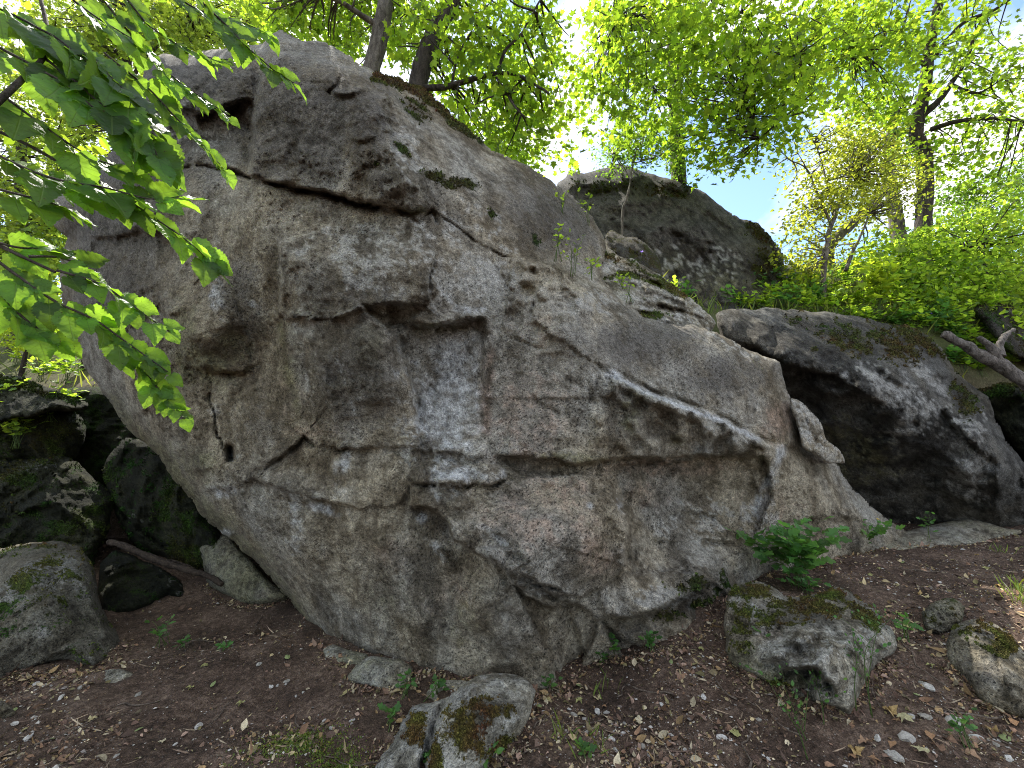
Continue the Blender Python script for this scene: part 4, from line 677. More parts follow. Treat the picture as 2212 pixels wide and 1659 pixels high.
# ============================================================ trees on and behind the rocks
tree('young_maple', 'slim maple with slanting grey trunk behind the top of the great boulder', 'tree', [(770,330,5.6),(786,230,5.6),(806,140,5.6),(824,60,5.6),(835,0,5.6),(842,-120,5.7)], [0.15,0.13,0.12,0.10], [([(824,60,5.6),(760,20,5.4),(690,-20,5.2)],[0.05,0.02]),([(830,20,5.6),(890,-40,5.6)],[0.05,0.02])],
 [(690,40,110,50,6.4,1.0,60),(600,20,90,40,6.2,.8,40),(780,20,80,50,6.6,.8,40),(720,110,60,40,6.8,.8,26),(790,-90,260,70,6.0,1.2,90),(880,60,40,60,6.8,.6,24)], MAPLE, BARK, 101, size=(0.085,0.125), fill=0.85)
tree('forked_maple', 'maple with leaning trunk and long arching bough right of the slim maple', 'tree', [(872,400,5.5),(890,250,5.5),(905,170,5.5),(922,110,5.5),(950,50,5.5),(980,-5,5.5),(1020,-110,5.6)], [0.17,0.14,0.13,0.12,0.09],
 [([(905,190,5.5),(960,188,5.4),(1010,174,5.3),(1075,160,5.2),(1130,166,5.1),(1185,200,5.0)],[0.05,0.035,0.012]),([(1075,160,5.2),(1090,110,5.1),(1130,60,5.0),(1165,0,4.9)],[0.025,0.008]),([(1070,162,5.2),(1100,210,5.1),(1135,255,5.0)],[0.02,0.006]),([(975,186,5.4),(990,120,5.3),(1030,40,5.2)],[0.02,0.007])],
 [(1010,60,110,80,5.7,.9,80),(1110,120,90,90,5.6,.8,70),(1060,230,90,70,5.9,.8,60),(1140,270,60,60,5.9,.7,32),(1100,320,50,40,6.1,.6,14),(900,70,60,60,6.2,.8,34),(960,140,50,60,6.2,.6,28),(1180,210,45,45,5.9,.6,16),(1000,-80,170,60,5.6,1.2,60),(1170,60,40,50,5.7,.5,14),(1190,330,36,16,6.2,.5,7),(1000,250,40,40,6.4,.4,16),(1060,300,50,40,6.6,.5,22),(1130,350,60,30,6.8,.5,14),(1230,260,40,60,6.8,.5,14),(1210,130,50,60,6.2,.5,12)], MAPLE, BARKD, 102, size=(0.08,0.12), fill=0.72, twigs=0.22)
tree('ivy_maple', 'broad maple with ivy-clad trunk behind the rear outcrop', 'tree', [(1467,480,10.2),(1465,380,10.2),(1460,260,10.2),(1455,150,10.2),(1452,60,10.2),(1458,-60,10.2)], [0.20,0.19,0.17,0.15,0.10],
 [([(1455,150,10.2),(1490,110,8.8),(1540,60,8.2),(1600,30,7.6)],[0.07,0.02]),([(1456,170,10.2),(1420,110,8.6),(1370,60,8.0),(1330,40,7.5)],[0.06,0.015]),([(1455,120,10.2),(1560,120,8.4),(1640,110,7.8),(1720,120,7.3)],[0.06,0.015]),([(1500,115,8.8),(1560,170,8.2),(1610,230,7.8),(1640,300,7.6)],[0.04,0.010]),([(1459,240,10.2),(1420,200,8.9),(1390,150,8.6)],[0.04,0.015])],
 [(1340,60,70,80,7.4,.9,60),(1430,60,90,80,7.8,1.0,80),(1330,160,70,70,7.8,.8,55),(1420,190,80,80,8.4,.8,70),(1540,60,110,80,7.4,1.0,100),(1560,170,110,70,7.6,.9,95),(1660,90,90,80,7.0,.9,75),(1690,180,80,60,7.2,.8,55),(1500,270,70,60,8.4,.8,44),(1560,300,60,60,7.8,.6,40),(1620,260,60,50,7.6,.6,36),(1640,330,26,26,7.6,.4,8),(1340,280,40,50,8.4,.6,22),(1480,-70,260,50,7.2,1.4,60),(1300,150,30,80,7.6,.5,16),(1750,50,60,60,7.6,.7,34),(1730,240,50,36,7.4,.5,16),(1690,270,40,40,7.4,.5,14),(1600,345,30,20,7.6,.3,6)], MAPLE, BARKD, 103, size=(0.10,0.155), rad=0.32, fill=0.56)
tree('ivy', 'dark ivy bush wrapped round the trunk above the rear outcrop', 'ivy', [(1469,400,10.00),(1463,300,9.98),(1458,190,9.98)], [0.04,0.02], [([(1463,320,9.98),(1430,300,9.90),(1400,290,9.80)],[0.02,0.01])],
 [(1462,300,30,80,9.90,.25,50),(1466,200,18,60,9.95,.2,22),(1420,300,50,44,9.80,.4,50),(1360,310,50,40,9.60,.4,46),(1470,360,14,24,9.90,.2,12)], MAPLE2, BARKD, 104, size=(0.05,0.085), shape='oval', rad=0.2, flat=0.9, twigs=0.2, per=16)
tree('sapling', 'thin bare-stemmed sapling growing on the face of the rear outcrop', 'sapling', [(1344,470,8.30),(1352,430,8.25),(1362,390,8.25),(1368,352,8.30),(1375,320,8.35)], [0.028,0.022,0.012], [([(1362,390,8.25),(1345,360,8.35),(1330,330,8.45)],[0.012,0.005]),([(1368,352,8.30),(1400,345,8.45),(1430,335,8.55)],[0.012,0.005])],
 [(1340,340,50,20,8.55,.4,26),(1400,335,50,24,8.55,.4,26),(1330,370,40,10,8.85,.2,8)], MAPLE2, BARK, 105, size=(0.045,0.07), shape='oval', rad=0.2, flat=0.7, per=10)
tree('tall_oak', 'tall dark-stemmed tree rising at the right with spreading limbs', 'tree', [(1990,600,10.5),(1994,500,10.5),(2000,400,10.5),(1996,330,10.5),(1978,285,10.5),(1996,200,10.3),(2010,90,10.0),(2028,10,9.8),(2045,-90,9.6)], [0.19,0.18,0.165,0.14,0.11,0.09],
 [([(1990,250,10.4),(2030,215,10.2),(2080,140,9.8),(2110,60,9.4)],[0.10,0.03]),([(1998,195,10.3),(1975,225,10.1),(1950,240,9.8)],[0.05,0.02]),([(2010,280,10.4),(2070,262,10.0),(2140,255,9.6),(2215,262,9.2)],[0.07,0.02]),([(2020,120,10.0),(2080,50,9.6),(2150,20,9.2),(2212,-20,8.8)],[0.06,0.02]),([(2004,150,10.1),(1960,110,9.6),(1900,100,9.0),(1840,110,8.6)],[0.05,0.012]),([(2050,180,10.0),(2110,200,9.6),(2170,170,9.2)],[0.04,0.012])],
 [(1830,60,90,80,8.6,1.0,80),(1900,130,90,80,9.0,1.0,80),(1950,40,80,70,9.2,.9,55),(1880,220,80,50,9.2,.8,50),(2060,60,60,70,9.8,.9,34),(2130,90,60,80,9.6,.9,36),(2190,180,60,90,9.6,.9,36),(2080,170,50,60,9.8,.8,26),(1760,140,60,60,8.4,.7,40),(2050,330,70,60,10.6,.8,36),(2140,330,80,70,10.6,.8,40),(1920,-70,200,50,8.8,1.4,50),(2130,250,70,40,10.0,.8,20)], MAPLE, BARKD, 106, size=(0.10,0.155), rad=0.36, fill=0.72)
tree('hawthorn', 'yellowish small-leaved thorn tree on the slope with leaning stem', 'tree', [(1778,592,8.4),(1786,540,8.4),(1797,490,8.5),(1812,440,8.6),(1840,380,8.7)], [0.05,0.045,0.03],
 [([(1826,585,8.6),(1842,545,8.6),(1860,512,8.6),(1880,460,8.7)],[0.04,0.015]),([(1797,490,8.5),(1776,440,8.5),(1745,372,8.4),(1708,345,8.3),(1665,310,8.2)],[0.03,0.015,0.006]),([(1745,372,8.4),(1725,330,8.3),(1716,295,8.3)],[0.012,0.004]),([(1800,470,8.5),(1770,330,8.5),(1735,270,8.4)],[0.02,0.005])],
 [(1800,370,90,60,8.7,.6,110),(1880,360,90,70,8.9,.6,110),(1840,300,80,40,8.8,.5,60),(1780,440,60,40,8.7,.5,50),(1940,400,60,50,9.0,.5,50),(1740,500,40,50,8.6,.4,36),(1730,560,40,36,8.6,.4,30),(1870,450,60,40,9.0,.5,40),(1820,540,40,30,8.8,.4,16)], HAWTHORN, BARK, 107, size=(0.065,0.09), shape='oval', rad=0.30, per=15, flat=0.7, twigs=0.4, fill=0.85)
tree('leaning_tree', 'leaning bare grey trunk behind the thorn tree', 'tree', [(1790,540,10.2),(1812,508,10.2),(1850,474,10.2),(1885,440,10.2),(1930,380,10.2)], [0.14,0.13,0.10], [([(1850,474,10.2),(1862,430,10.0),(1858,380,10)],[0.03,0.01])], [(1950,350,60,40,10.4,.6,24)], MAPLE, BARK, 108)
tree('pale_trunk_tree', 'pale straight trunk rising from bushes left of the tall dark stem', 'tree', [(1955,560,11),(1942,510,11),(1934,460,11),(1927,415,11),(1922,340,11),(1930,240,11)], [0.20,0.18,0.15,0.10], [([(1930,420,11),(1960,380,10.8),(1990,360,10.6)],[0.04,0.01])], [(1900,260,80,50,11.2,.6,40),(1960,300,50,40,11.2,.6,20)], MAPLE2, BARK, 109, size=(0.10,0.15))
for i, (lab, st, bl) in enumerate([
 ('bright green rounded bush on the slope below the tall dark stem', [(1990,660,8.8),(1985,600,8.8),(1990,540,8.8)], [(1930,560,60,50,8.6,.6,60),(2010,560,70,60,8.9,.7,80),(1960,620,70,40,8.3,.6,60)]),
 ('wide leafy bush at the right edge above the hillside rock', [(2130,650,8.6),(2130,590,8.6),(2120,530,8.7)], [(2090,520,80,60,8.9,.7,85),(2170,500,70,80,9.2,.7,70),(2100,610,90,50,8.4,.6,80),(2190,600,50,60,8.4,.6,44)]),
 ('shadowed bush in the gap at the far right under the oak limbs', [(2180,520,11.4),(2170,460,11.4),(2180,410,11.4)], [(2150,430,90,60,11.6,.7,60),(2060,440,60,50,11.6,.6,44),(2200,380,40,50,11.6,.6,24)])]):
    tree('bush', lab, 'bush', st, [0.04, 0.02], [([st[1], (st[1][0] - 40, st[1][1] - 50, st[1][2])], [0.02, 0.006])], bl, SHRUB if i != 2 else MAPLE2, BARKD, 120 + i, size=(0.075, 0.125), shape='oval', rad=0.28, per=13, flat=0.6, twigs=0.15, fill=1.35)
tree('bush', 'sunlit lime-green bush on the bank beyond the left end of the great boulder', 'bush', [(60,740,8.2),(62,690,8.2),(66,640,8.2)], [0.04,0.02], [([(62,690,8.2),(110,650,8.1),(140,620,8.0)],[0.02,0.006])], [(50,650,90,60,8.2,.5,80),(120,690,50,50,7.8,.4,36),(10,700,50,40,7.8,.4,30)], HERBYB, BARKD, 128, size=(0.06,0.10), shape='oval', rad=0.24, per=13, flat=0.6, twigs=0.15)
# ---- trees seen past the left end of the boulder
tree('left_far_tree', 'sunlit tree beyond the left end of the great boulder', 'tree', [(40,720,9.5),(48,600,9.5),(40,480,9.5),(50,300,9.5)], [0.16,0.14,0.08], [([(45,560,9.5),(90,480,9.4),(130,400,9.3)],[0.05,0.015])],
 [(60,460,120,70,9.6,.8,110),(40,560,110,60,9.2,.8,80),(120,520,40,70,9.2,.6,30),(60,350,120,70,9.8,.8,70),(40,240,120,60,9.8,.8,44)], FARLEAF, BARKD, 130, size=(0.09,0.14), rad=0.34, fill=1.5)
tree('rear_left_tree', 'pale sunlit tree behind the top left corner of the great boulder', 'tree', [(250,420,8.6),(262,280,8.6),(270,160,8.6),(280,20,8.6)], [0.14,0.12,0.07], [([(266,200,8.6),(320,120,8.4),(400,60,8.2)],[0.05,0.015])],
 [(250,140,90,70,8.8,.8,60),(300,50,110,60,8.6,.8,70),(420,50,90,50,8.4,.8,55),(520,40,80,50,8.4,.8,44),(200,30,110,60,9.0,.8,55),(380,100,60,20,8.6,.5,18),(170,220,80,70,9,.6,44),(90,110,110,80,9.2,.8,60),(160,330,60,60,9.2,.6,24)], FARLEAF, BARKD, 131, size=(0.085,0.13), rad=0.32, fill=1.6)

# the linden whose branches hang in: trunk and crown stand left of the camera, out of frame
_lr = np.random.RandomState(140); lt = empty('linden_tree', (-4.6, 0.6, 0.0)); props(lt, 'linden tree standing left of the view that carries the hanging branches', 'tree')
v, f = tube(curve3([(-4.6, 0.6, -0.2), (-4.55, 0.62, 1.5), (-4.7, 0.55, 3.2), (-4.6, 0.4, 5.5), (-4.5, 0.3, 8.0)], 6), [0.24, 0.19, 0.17, 0.12, 0.06], 10, 0.012); link('trunk', npmesh('trunk', v, f, BARKD), lt)
for e_ in [(-2.2, 0.7, 3.6), (-3.0, 2.0, 4.6), (-5.5, 2.4, 4.2), (-2.4, -0.8, 4.6)]:
    v, f = tube(curve3([(-4.65, 0.55, 2.9), (np.array(e_) + [-4.65, 0.55, 2.9]) / 2 + [0, 0, 0.3], e_], 6), [0.07, 0.015], 6); link('limb', npmesh('limb', v, f, BARKD), lt)
Cl = np.vstack([np.array(c_) + _lr.randn(n_, 3) * np.array(r_) for c_, r_, n_ in [((-3.6, 0.2, 4.8), (0.9, 0.9, 0.7), 150), ((-4.6, 1.2, 6.3), (1.2, 1.0, 0.9), 150), ((-5.8, 1.2, 4.0), (0.8, 0.9, 0.7), 90), ((-3.0, -0.8, 5.2), (0.9, 0.8, 0.8), 110)]])
v, f, rv = spray_leaves(Cl, _lr, 12, 0.3, (0.07, 0.10), 'oval', 0.4); link('crown', npmesh('crown', v, f, MAPLE, False, {'rnd': rv}), lt)
# ============================================================ linden branches hanging in from the left
def linden_mesh(name, seed):
    rng = np.random.RandomState(seed); n = 22; t = np.linspace(0, 1, n)
    w_ = 0.47 * np.sin(np.pi * np.clip(t, 0, 1) ** 0.62) ** 0.85 * (1 - 0.25 * t) ; yv = t * 1.0 - 0.10 * np.exp(-((t - 0.12) / 0.12) ** 2) * 0
    ser = 1 + 0.07 * np.where(np.arange(n) % 2 == 0, 1, -1) * (t > 0.05) * (t < 0.97)
    rows = []; asym = 1 + 0.12 * rng.randn()
    back = 0.13 * np.exp(-(t / 0.16) ** 2) * (t > 0.001)
    cu = 0.25 + 0.22 * rng.randn(); fo = 0.10 + 0.28 * rng.rand(); ph = rng.rand() * 6
    V = []; UV = []
    for i in range(n):
        for s in (-1.0, -0.5, 0.0, 0.5, 1.0):
            x = w_[i] * s * (ser[i] if abs(s) == 1 else 1) * (asym if s < 0 else 1); y = yv[i] - back[i] * abs(s) ** 1.5
            z = fo * abs(x) - cu * (y - 0.2) ** 2 - 0.25 * abs(x) ** 2.2 + 0.035 * math.sin(11 * y + ph + 3 * s) * abs(s) + 0.012 * math.sin(31 * y + ph) * abs(s)
            V.append((x, y, z)); UV.append((x, y))
    F = [(i * 5 + k, i * 5 + k + 1, (i + 1) * 5 + k + 1, (i + 1) * 5 + k) for i in range(n - 1) for k in range(4)]
    # petiole
    b0 = len(V); pts = [(0, 0, 0), (0, -0.12, -0.01), (0.01, -0.26, 0.01)]
    tv, tf = tube(pts, [0.012, 0.010], 4)
    V = np.vstack([np.array(V), tv]); UV = np.vstack([np.array(UV), np.zeros((len(tv), 2)) + [0.0, 0.3]])
    Fq = np.array(F); T3 = np.vstack([Fq[:, [0, 1, 2]], Fq[:, [0, 2, 3]], tf + b0])
    me = npmesh(name, V, T3, LINDEN); uvl = me.uv_layers.new(name='UVMap'); li = np.empty(len(me.loops), np.int32); me.loops.foreach_get('vertex_index', li); uvl.data.foreach_set('uv', UV[li].astype(np.float32).ravel())
    return me
LM = [linden_mesh('linden_leaf', 300 + k) for k in range(10)]
def frame(pos, d, nrm, s):
    y = Vector(d).normalized(); x = y.cross(Vector(nrm)).normalized(); z = x.cross(y); m = Matrix((x, y, z)).transposed().to_4x4(); return Matrix.Translation(pos) @ m @ Matrix.Scale(s, 4)
def linden(name, label, stem, stem_r, twigs, n0, seed, size=(0.050, 0.078), gap=0.0185):
    rng = np.random.RandomState(seed); sp = curve3(pix(stem), 6); root = empty(name, sp[0]); props(root, label, 'branch')
    v, f = tube(sp, stem_r, 7, 0.0006); link('stem', npmesh('stem', v, f, BARKD), root)
    for tw, sc_ in twigs:
        q = curve3(pix(tw), 8); q = q + 0.006 * np.stack([fbm(q * 8, 2), fbm(q * 8 + 5, 2), fbm(q * 8 + 15, 2)], 1)
        v, f = tube(q, [0.0034, 0.0012], 5); link('twig', npmesh('twig', v, f, BARKD), root)
        L_ = np.concatenate([[0], np.cumsum(np.linalg.norm(np.diff(q, axis=0), axis=1))]); s = 0.03 * rng.rand(); k = 0
        while s < L_[-1] + 0.002:
            p = np.array([np.interp(s, L_, q[:, c]) for c in range(3)]); p2 = np.array([np.interp(min(s + 0.02, L_[-1]), L_, q[:, c]) for c in range(3)]); p1 = np.array([np.interp(max(s - 0.02, 0), L_, q[:, c]) for c in range(3)])
            t = unit(p2 - p1); nn = np.array(n0) + 0.30 * rng.randn(3); nn = unit(nn - (nn @ t) * t); side = np.cross(t, nn) * (1 if k % 2 else -1)
            fr = s / L_[-1]; sz = rng.uniform(*size) * sc_ * (1.0 - 0.35 * max(0, fr - 0.75) / 0.25)
            last = s > L_[-1] - gap
            d = unit(t * (1.0 if last else 0.78) + side * (0.1 if last else 0.62 + 0.2 * rng.randn()) + np.array([0, 0, -0.28 - 0.15 * rng.rand()])); nr = unit(nn + 0.25 * rng.randn(3))
            o = link('leaf', LM[rng.randint(10)]); o.parent = root; o.matrix_parent_inverse = Matrix.Translation(-Vector(root.location)); o.matrix_basis = frame(Vector(p + d * 0.26 * sz), d, nr, sz)
            s += gap * sc_ * rng.uniform(0.75, 1.3); k += 1
    return root
linden('linden_branch', 'leafy linden branch hanging in from the top left corner, backlit', [(-40,245,.80),(0,216,.82),(56,164,.86),(94,122,.90),(101,60,.95),(80,-30,1.0)], [0.0075,0.006,0.004],
 [([(101,70,.94),(200,130,.92),(285,225,.92),(338,335,.94)],1.45),([(94,122,.90),(190,205,.90),(280,275,.92),(340,352,.95)],1.45),([(-30,90,.86),(110,165,.88),(220,250,.90),(305,300,.93)],1.4),([(-30,10,.9),(100,70,.9),(190,140,.92),(255,195,.95)],1.4),
  ([(200,-30,1.1),(290,80,1.15),(370,165,1.18),(440,212,1.22),(496,252,1.25)],1.1),([(225,110,1.1),(330,200,1.15),(400,272,1.2),(450,330,1.25),(488,368,1.28)],1.1),([(390,-50,1.1),(475,45,1.15),(540,110,1.18),(592,150,1.2),(642,180,1.22)],1.15),
  ([(250,-30,1.1),(330,60,1.15),(420,110,1.2),(490,125,1.25)],.92),([(330,-40,1.15),(430,20,1.2),(520,45,1.25),(590,80,1.28)],.95),([(120,-30,.95),(210,40,1.0),(300,90,1.05)],1.35)], (0.25, -0.62, 0.75), 401)
linden('linden_branch', 'drooping linden spray crossing the left flank of the great boulder below the corner branch', [(-60,262,.86),(0,285,.87),(70,318,.88),(140,358,.90)], [0.005,0.004,0.003],
 [([(140,358,.90),(230,415,.94),(310,455,.98),(400,520,1.03),(466,575,1.07)],1.15),([(-20,330,.86),(110,385,.88),(220,405,.92),(320,432,.97),(392,425,1.0)],1.15),([(-30,180,.84),(80,262,.87),(190,332,.92),(285,372,.97)],1.35),([(-30,400,.86),(70,430,.88),(150,455,.92)],1.0)], (0.20, -0.60, 0.78), 402)
linden('linden_branch', 'lowest linden spray with grey-green leaf tops at the left edge above the hollow', [(-60,490,.88),(0,530,.89),(60,560,.9),(120,588,.92)], [0.005,0.004,0.003],
 [([(120,588,.92),(210,618,.96),(295,670,1.0),(372,718,1.05)],.88),([(-20,560,.88),(110,645,.92),(220,705,.97),(305,765,1.02),(362,805,1.06)],.88),([(220,705,1.0),(290,780,1.04),(345,842,1.08),(406,905,1.12)],.72),([(-30,600,.88),(60,690,.92),(130,740,.96)],1.05),([(60,555,.9),(130,560,.94),(190,590,.98)],.95),([(-30,520,.87),(40,535,.9),(110,540,.95)],1.0)], (0.10, -0.80, 0.60), 403)
# ============================================================ fallen log, root
def woody(name, label, cat, pieces, mat, wob=0.01):
    base = pix(pieces[0][1])[0]; root = empty(name, base); props(root, label, cat)
    for k, (pn, pts, rr) in enumerate(pieces):
        q = curve3(pix(pts), 8); v, f = tube(q, rr, 12, wob, k * 3.3); link(pn, npmesh(pn, v, f, mat), root)
    return root
woody('fallen_log', 'bleached fallen log with broken branch stubs resting behind the dark boulder', 'log', [('log', [(2036,722,6.15),(2075,740,6.12),(2110,762,6.08),(2165,792,6.02),(2215,826,5.95),(2290,880,5.9)], [0.05,0.065,0.075,0.09,0.10]),('branch_stub', [(2162,786,6.02),(2140,752,6.0),(2116,728,6.0)], [0.06,0.048,0.036]),('branch_stub', [(2160,770,6.0),(2160,745,6.02),(2170,725,6.05),(2190,712,6.1)], [0.05,0.035,0.02])], DEADWOOD, 0.02)
woody('tree_root', 'dark bare root snaking across the floor of the hollow', 'root', [('root', [(236,1170,5.1),(270,1180,5.0),(300,1194,4.95),(345,1212,4.85),(388,1226,4.78),(446,1243,4.7),(480,1262,4.6)], [0.03,0.035,0.03,0.025]),('rootlet', [(345,1212,4.85),(375,1212,4.9),(420,1230,4.85)], [0.016,0.010])], ROOTM, 0.008)
# ============================================================ litter on the soil
def where(fx, fy):
    L_ = [('before the left boulder', 150, 1500), ('on the floor of the hollow', 420, 1340), ('at the lower left corner', 120, 1620), ('left of the flat stones', 600, 1460), ('near the moss carpet', 640, 1590), ('left of the cleft stone', 820, 1570), ('at the foot of the cleft stone', 1000, 1650), ('right of the cleft stone', 1220, 1560), ('below the prow of the great boulder', 1270, 1480), ('under the dark undercut of the great boulder', 1440, 1430), ('at the bottom edge right of centre', 1420, 1610), ('before the mossy boulder', 1600, 1570), ('at the tip of the mossy boulder', 1860, 1600), ('between mossy boulder and edge stone', 1970, 1440), ('behind the mossy boulder', 1950, 1300), ('by the ground slab', 2050, 1215), ('above the edge stone', 2130, 1260), ('below the edge stone', 2090, 1560), ('in the lower right corner', 2170, 1620)]
    return min(L_, key=lambda q: (q[1] - fx) ** 2 + (q[2] - fy) ** 2)[0]
def scatter(n, rng, ymin=1.7, ymax=6.0, xr=None):
    y = ymin * ymax / (ymax - rng.rand(n * 2) * (ymax - ymin)); x = (rng.rand(n * 2) * 2 - 1) * 1.28 * y
    ok = np.ones(len(x), bool) if xr is None else (rng.rand(len(x)) < xr(x, y)); yl = np.interp(x, _lx, _ly); ok &= y < yl
    x, y = x[ok][:n], y[ok][:n]; return x, y, ground_z(x, y)
LITTER = colour_mat('dry_litter'); GRAVEL = colour_mat('limestone_gravel')
def picks(pal, n, rng, jit=0.25): return np.array(pal)[rng.randint(len(pal), size=n)] * (1 + jit * rng.randn(n, 1)).clip(0.4, 1.8)
rng = np.random.RandomState(55)
dens = lambda x, y: np.clip(0.36 + 0.40 * np.clip(x, -2, 3) / 3 + 0.6 * fbm(np.stack([x, y, 0 * x], 1) * 1.6, 3), 0.06, 1)
x, y, z = scatter(32000, rng, 1.6, 6.8, dens); N = len(x)
bank = []
for ln_ in ([(700,1420),(760,1475),(860,1500),(900,1470),(1000,1480),(1100,1500),(1200,1512),(1250,1450),(1320,1420),(1400,1428),(1480,1400),(1540,1345),(1570,1300)], [(800,1655),(850,1605),(885,1540)], [(1060,1655),(1130,1602),(1150,1530)], [(1570,1420),(1640,1480),(1720,1522),(1830,1538),(1880,1470),(1930,1420)], [(0,1480),(60,1460),(180,1460),(250,1430),(275,1395)], [(2050,1440),(2100,1510),(2200,1540)], [(440,1270),(520,1310),(610,1300)], [(1640,1250),(1740,1230),(1850,1200),(1950,1180),(2100,1178),(2200,1160)], [(1940,1310),(1960,1380),(1900,1460)]):
    sp_ = spline(ln_, False, 7.0)
    for q in sp_: h_ = ground_hit(q[0], q[1]); bank += [h_[:2] + rng.randn(2) * [0.05, 0.04] for _ in range(16)]
bank = np.array(bank); x = np.concatenate([x, bank[:, 0]]); y = np.concatenate([y, bank[:, 1]]); z = np.concatenate([z, ground_z(bank[:, 0], bank[:, 1]) + 0.006 * rng.rand(len(bank))]); N = len(x)
dd = unit(np.stack([rng.randn(N), rng.randn(N), 0.25 * rng.randn(N)], 1)); nn = unit(np.stack([0.55 * rng.randn(N), 0.55 * rng.randn(N), np.ones(N)], 1))
sz = 0.010 * np.exp(0.62 * rng.randn(N)).clip(0.35, 4.2)
v, f, _ = leaves(np.stack([x, y, z + 0.004], 1), dd, nn, sz * 1.45, 'oval', rng, 0.4, 0.9)
LP = [(0.30, 0.20, 0.10), (0.38, 0.30, 0.17), (0.22, 0.13, 0.08), (0.13, 0.08, 0.06), (0.45, 0.38, 0.26), (0.30, 0.20, 0.15), (0.20, 0.17, 0.08), (0.10, 0.065, 0.05), (0.16, 0.10, 0.07)]
props(link('leaf_litter', npmesh('leaf_litter', v, f, LITTER, False, {'rnd': np.repeat(picks(LP, N, rng), len(SHAPES['oval']) + 1, 0)})), 'crumbled brown and ochre leaf litter strewn over the soil', 'leaf litter', kind='stuff')
x, y, z = scatter(12000, rng, 1.6, 6.4, dens); N = len(x)
octa = np.array([(1, 0, 0), (-0.9, 0.1, 0), (0, 1, 0.1), (0.1, -1, 0), (0, 0.1, 0.7), (0, 0, -0.6)]); of = np.array([(0, 2, 4), (2, 1, 4), (1, 3, 4), (3, 0, 4), (2, 0, 5), (1, 2, 5), (3, 1, 5), (0, 3, 5)])
s_ = 0.0052 * np.exp(0.5 * rng.randn(N)).clip(0.4, 3.0); v = octa[None] * (1 + 0.3 * rng.randn(N, 6, 3)) * s_[:, None, None] * np.stack([np.ones(N), 0.6 + 0.5 * rng.rand(N), 0.5 + 0.4 * rng.rand(N)], 1)[:, None]
an = rng.rand(N) * 6.28; v = np.stack([v[..., 0] * np.cos(an)[:, None] - v[..., 1] * np.sin(an)[:, None], v[..., 0] * np.sin(an)[:, None] + v[..., 1] * np.cos(an)[:, None], v[..., 2]], -1) + np.stack([x, y, z + 0.002], 1)[:, None]
f = (np.arange(N)[:, None, None] * 6 + of[None]).reshape(-1, 3)
props(link('gravel', npmesh('gravel', v.reshape(-1, 3), f, GRAVEL, False, {'rnd': np.repeat(picks([(0.36, 0.33, 0.30), (0.48, 0.45, 0.41), (0.22, 0.19, 0.17), (0.15, 0.12, 0.10)], N, rng), 6, 0)})), 'fine pale limestone gravel sprinkled over the dark soil', 'gravel', kind='stuff')
x, y, z = scatter(2600, rng, 1.6, 6.5, dens); N = len(x)
v, f, _ = leaves(np.stack([x, y, z + 0.003], 1), np.stack([rng.randn(N), rng.randn(N), 0.08 * rng.randn(N)], 1), np.tile([[0, -0.3, 1.0]], (N, 1)), rng.uniform(0.03, 0.12, N), 'blade', rng, 0.1, 0.3)
props(link('twig_litter', npmesh('twig_litter', v, f, LITTER, False, {'rnd': np.repeat(picks([(0.16, 0.11, 0.08), (0.26, 0.19, 0.13), (0.09, 0.06, 0.045), (0.34, 0.27, 0.19)], N, rng), len(SHAPES['blade']) + 1, 0)})), 'fine dry stalks and twig bits strewn over the soil', 'twig litter', kind='stuff')
# ---- single pebbles
def pebble_mesh(seed):
    r = np.random.RandomState(seed); import bmesh
    bm = bmesh.new(); bmesh.ops.create_icosphere(bm, subdivisions=2, radius=1.0); V = np.array([q.co[:] for q in bm.verts]); F = np.array([[q.index for q in p.verts] for p in bm.faces]); bm.free()
    for k in range(7):
        d = unit(r.randn(3)); c = 0.55 + 0.25 * r.rand(); e = V @ d - c; V = V - np.clip(e, 0, None)[:, None] * d
    V = V * [1, 0.55 + 0.35 * r.rand(), 0.42 + 0.2 * r.rand()] + 0.05 * r.randn(*V.shape)
    col = np.tile(np.array([(0.32, 0.30, 0.27), (0.42, 0.40, 0.37), (0.26, 0.24, 0.21), (0.48, 0.46, 0.43)][seed % 4]), (len(V), 1)) * (1 + 0.2 * fbm(V * 3 + seed, 3))[:, None]
    return npmesh('pebble', V, F, GRAVEL, False, {'rnd': col})
PM = [pebble_mesh(70 + k) for k in range(8)]
rng = np.random.RandomState(77)
px_ = [(165,1380),(345,1300),(470,1300),(600,1478),(620,1470),(585,1480),(640,1500),(655,1490),(735,1480),(700,1550),(715,1580),(760,1560),(880,1560),(900,1545),(1010,1640),(1230,1535),(1240,1545),(1290,1530),(1310,1530),(1430,1530),(1240,1620),(1320,1600),(1330,1625),(1345,1590),(1390,1620),(1400,1640),(1450,1600),(1500,1450),(1470,1445),(1520,1510),(1480,1630),(1560,1600),(1640,1560),(1660,1640),(1990,1465),(2005,1480),(2000,1555),(1970,1545),(1960,1600),(2080,1190),(2150,1190),(2030,1260),(2050,1265),(2100,1245),(2010,1270),(2130,1280),(2060,1560),(2110,1590),(2150,1600),(2180,1640),(1930,1630),(1895,1590),(1550,1640),(80,1470),(100,1480),(130,1520),(170,1500),(60,1600),(250,1640),(380,1600),(420,1590),(500,1560),(560,1440),(430,1560),(300,1500),(30,1580),(1350,1560),(1405,1575),(1270,1600)]
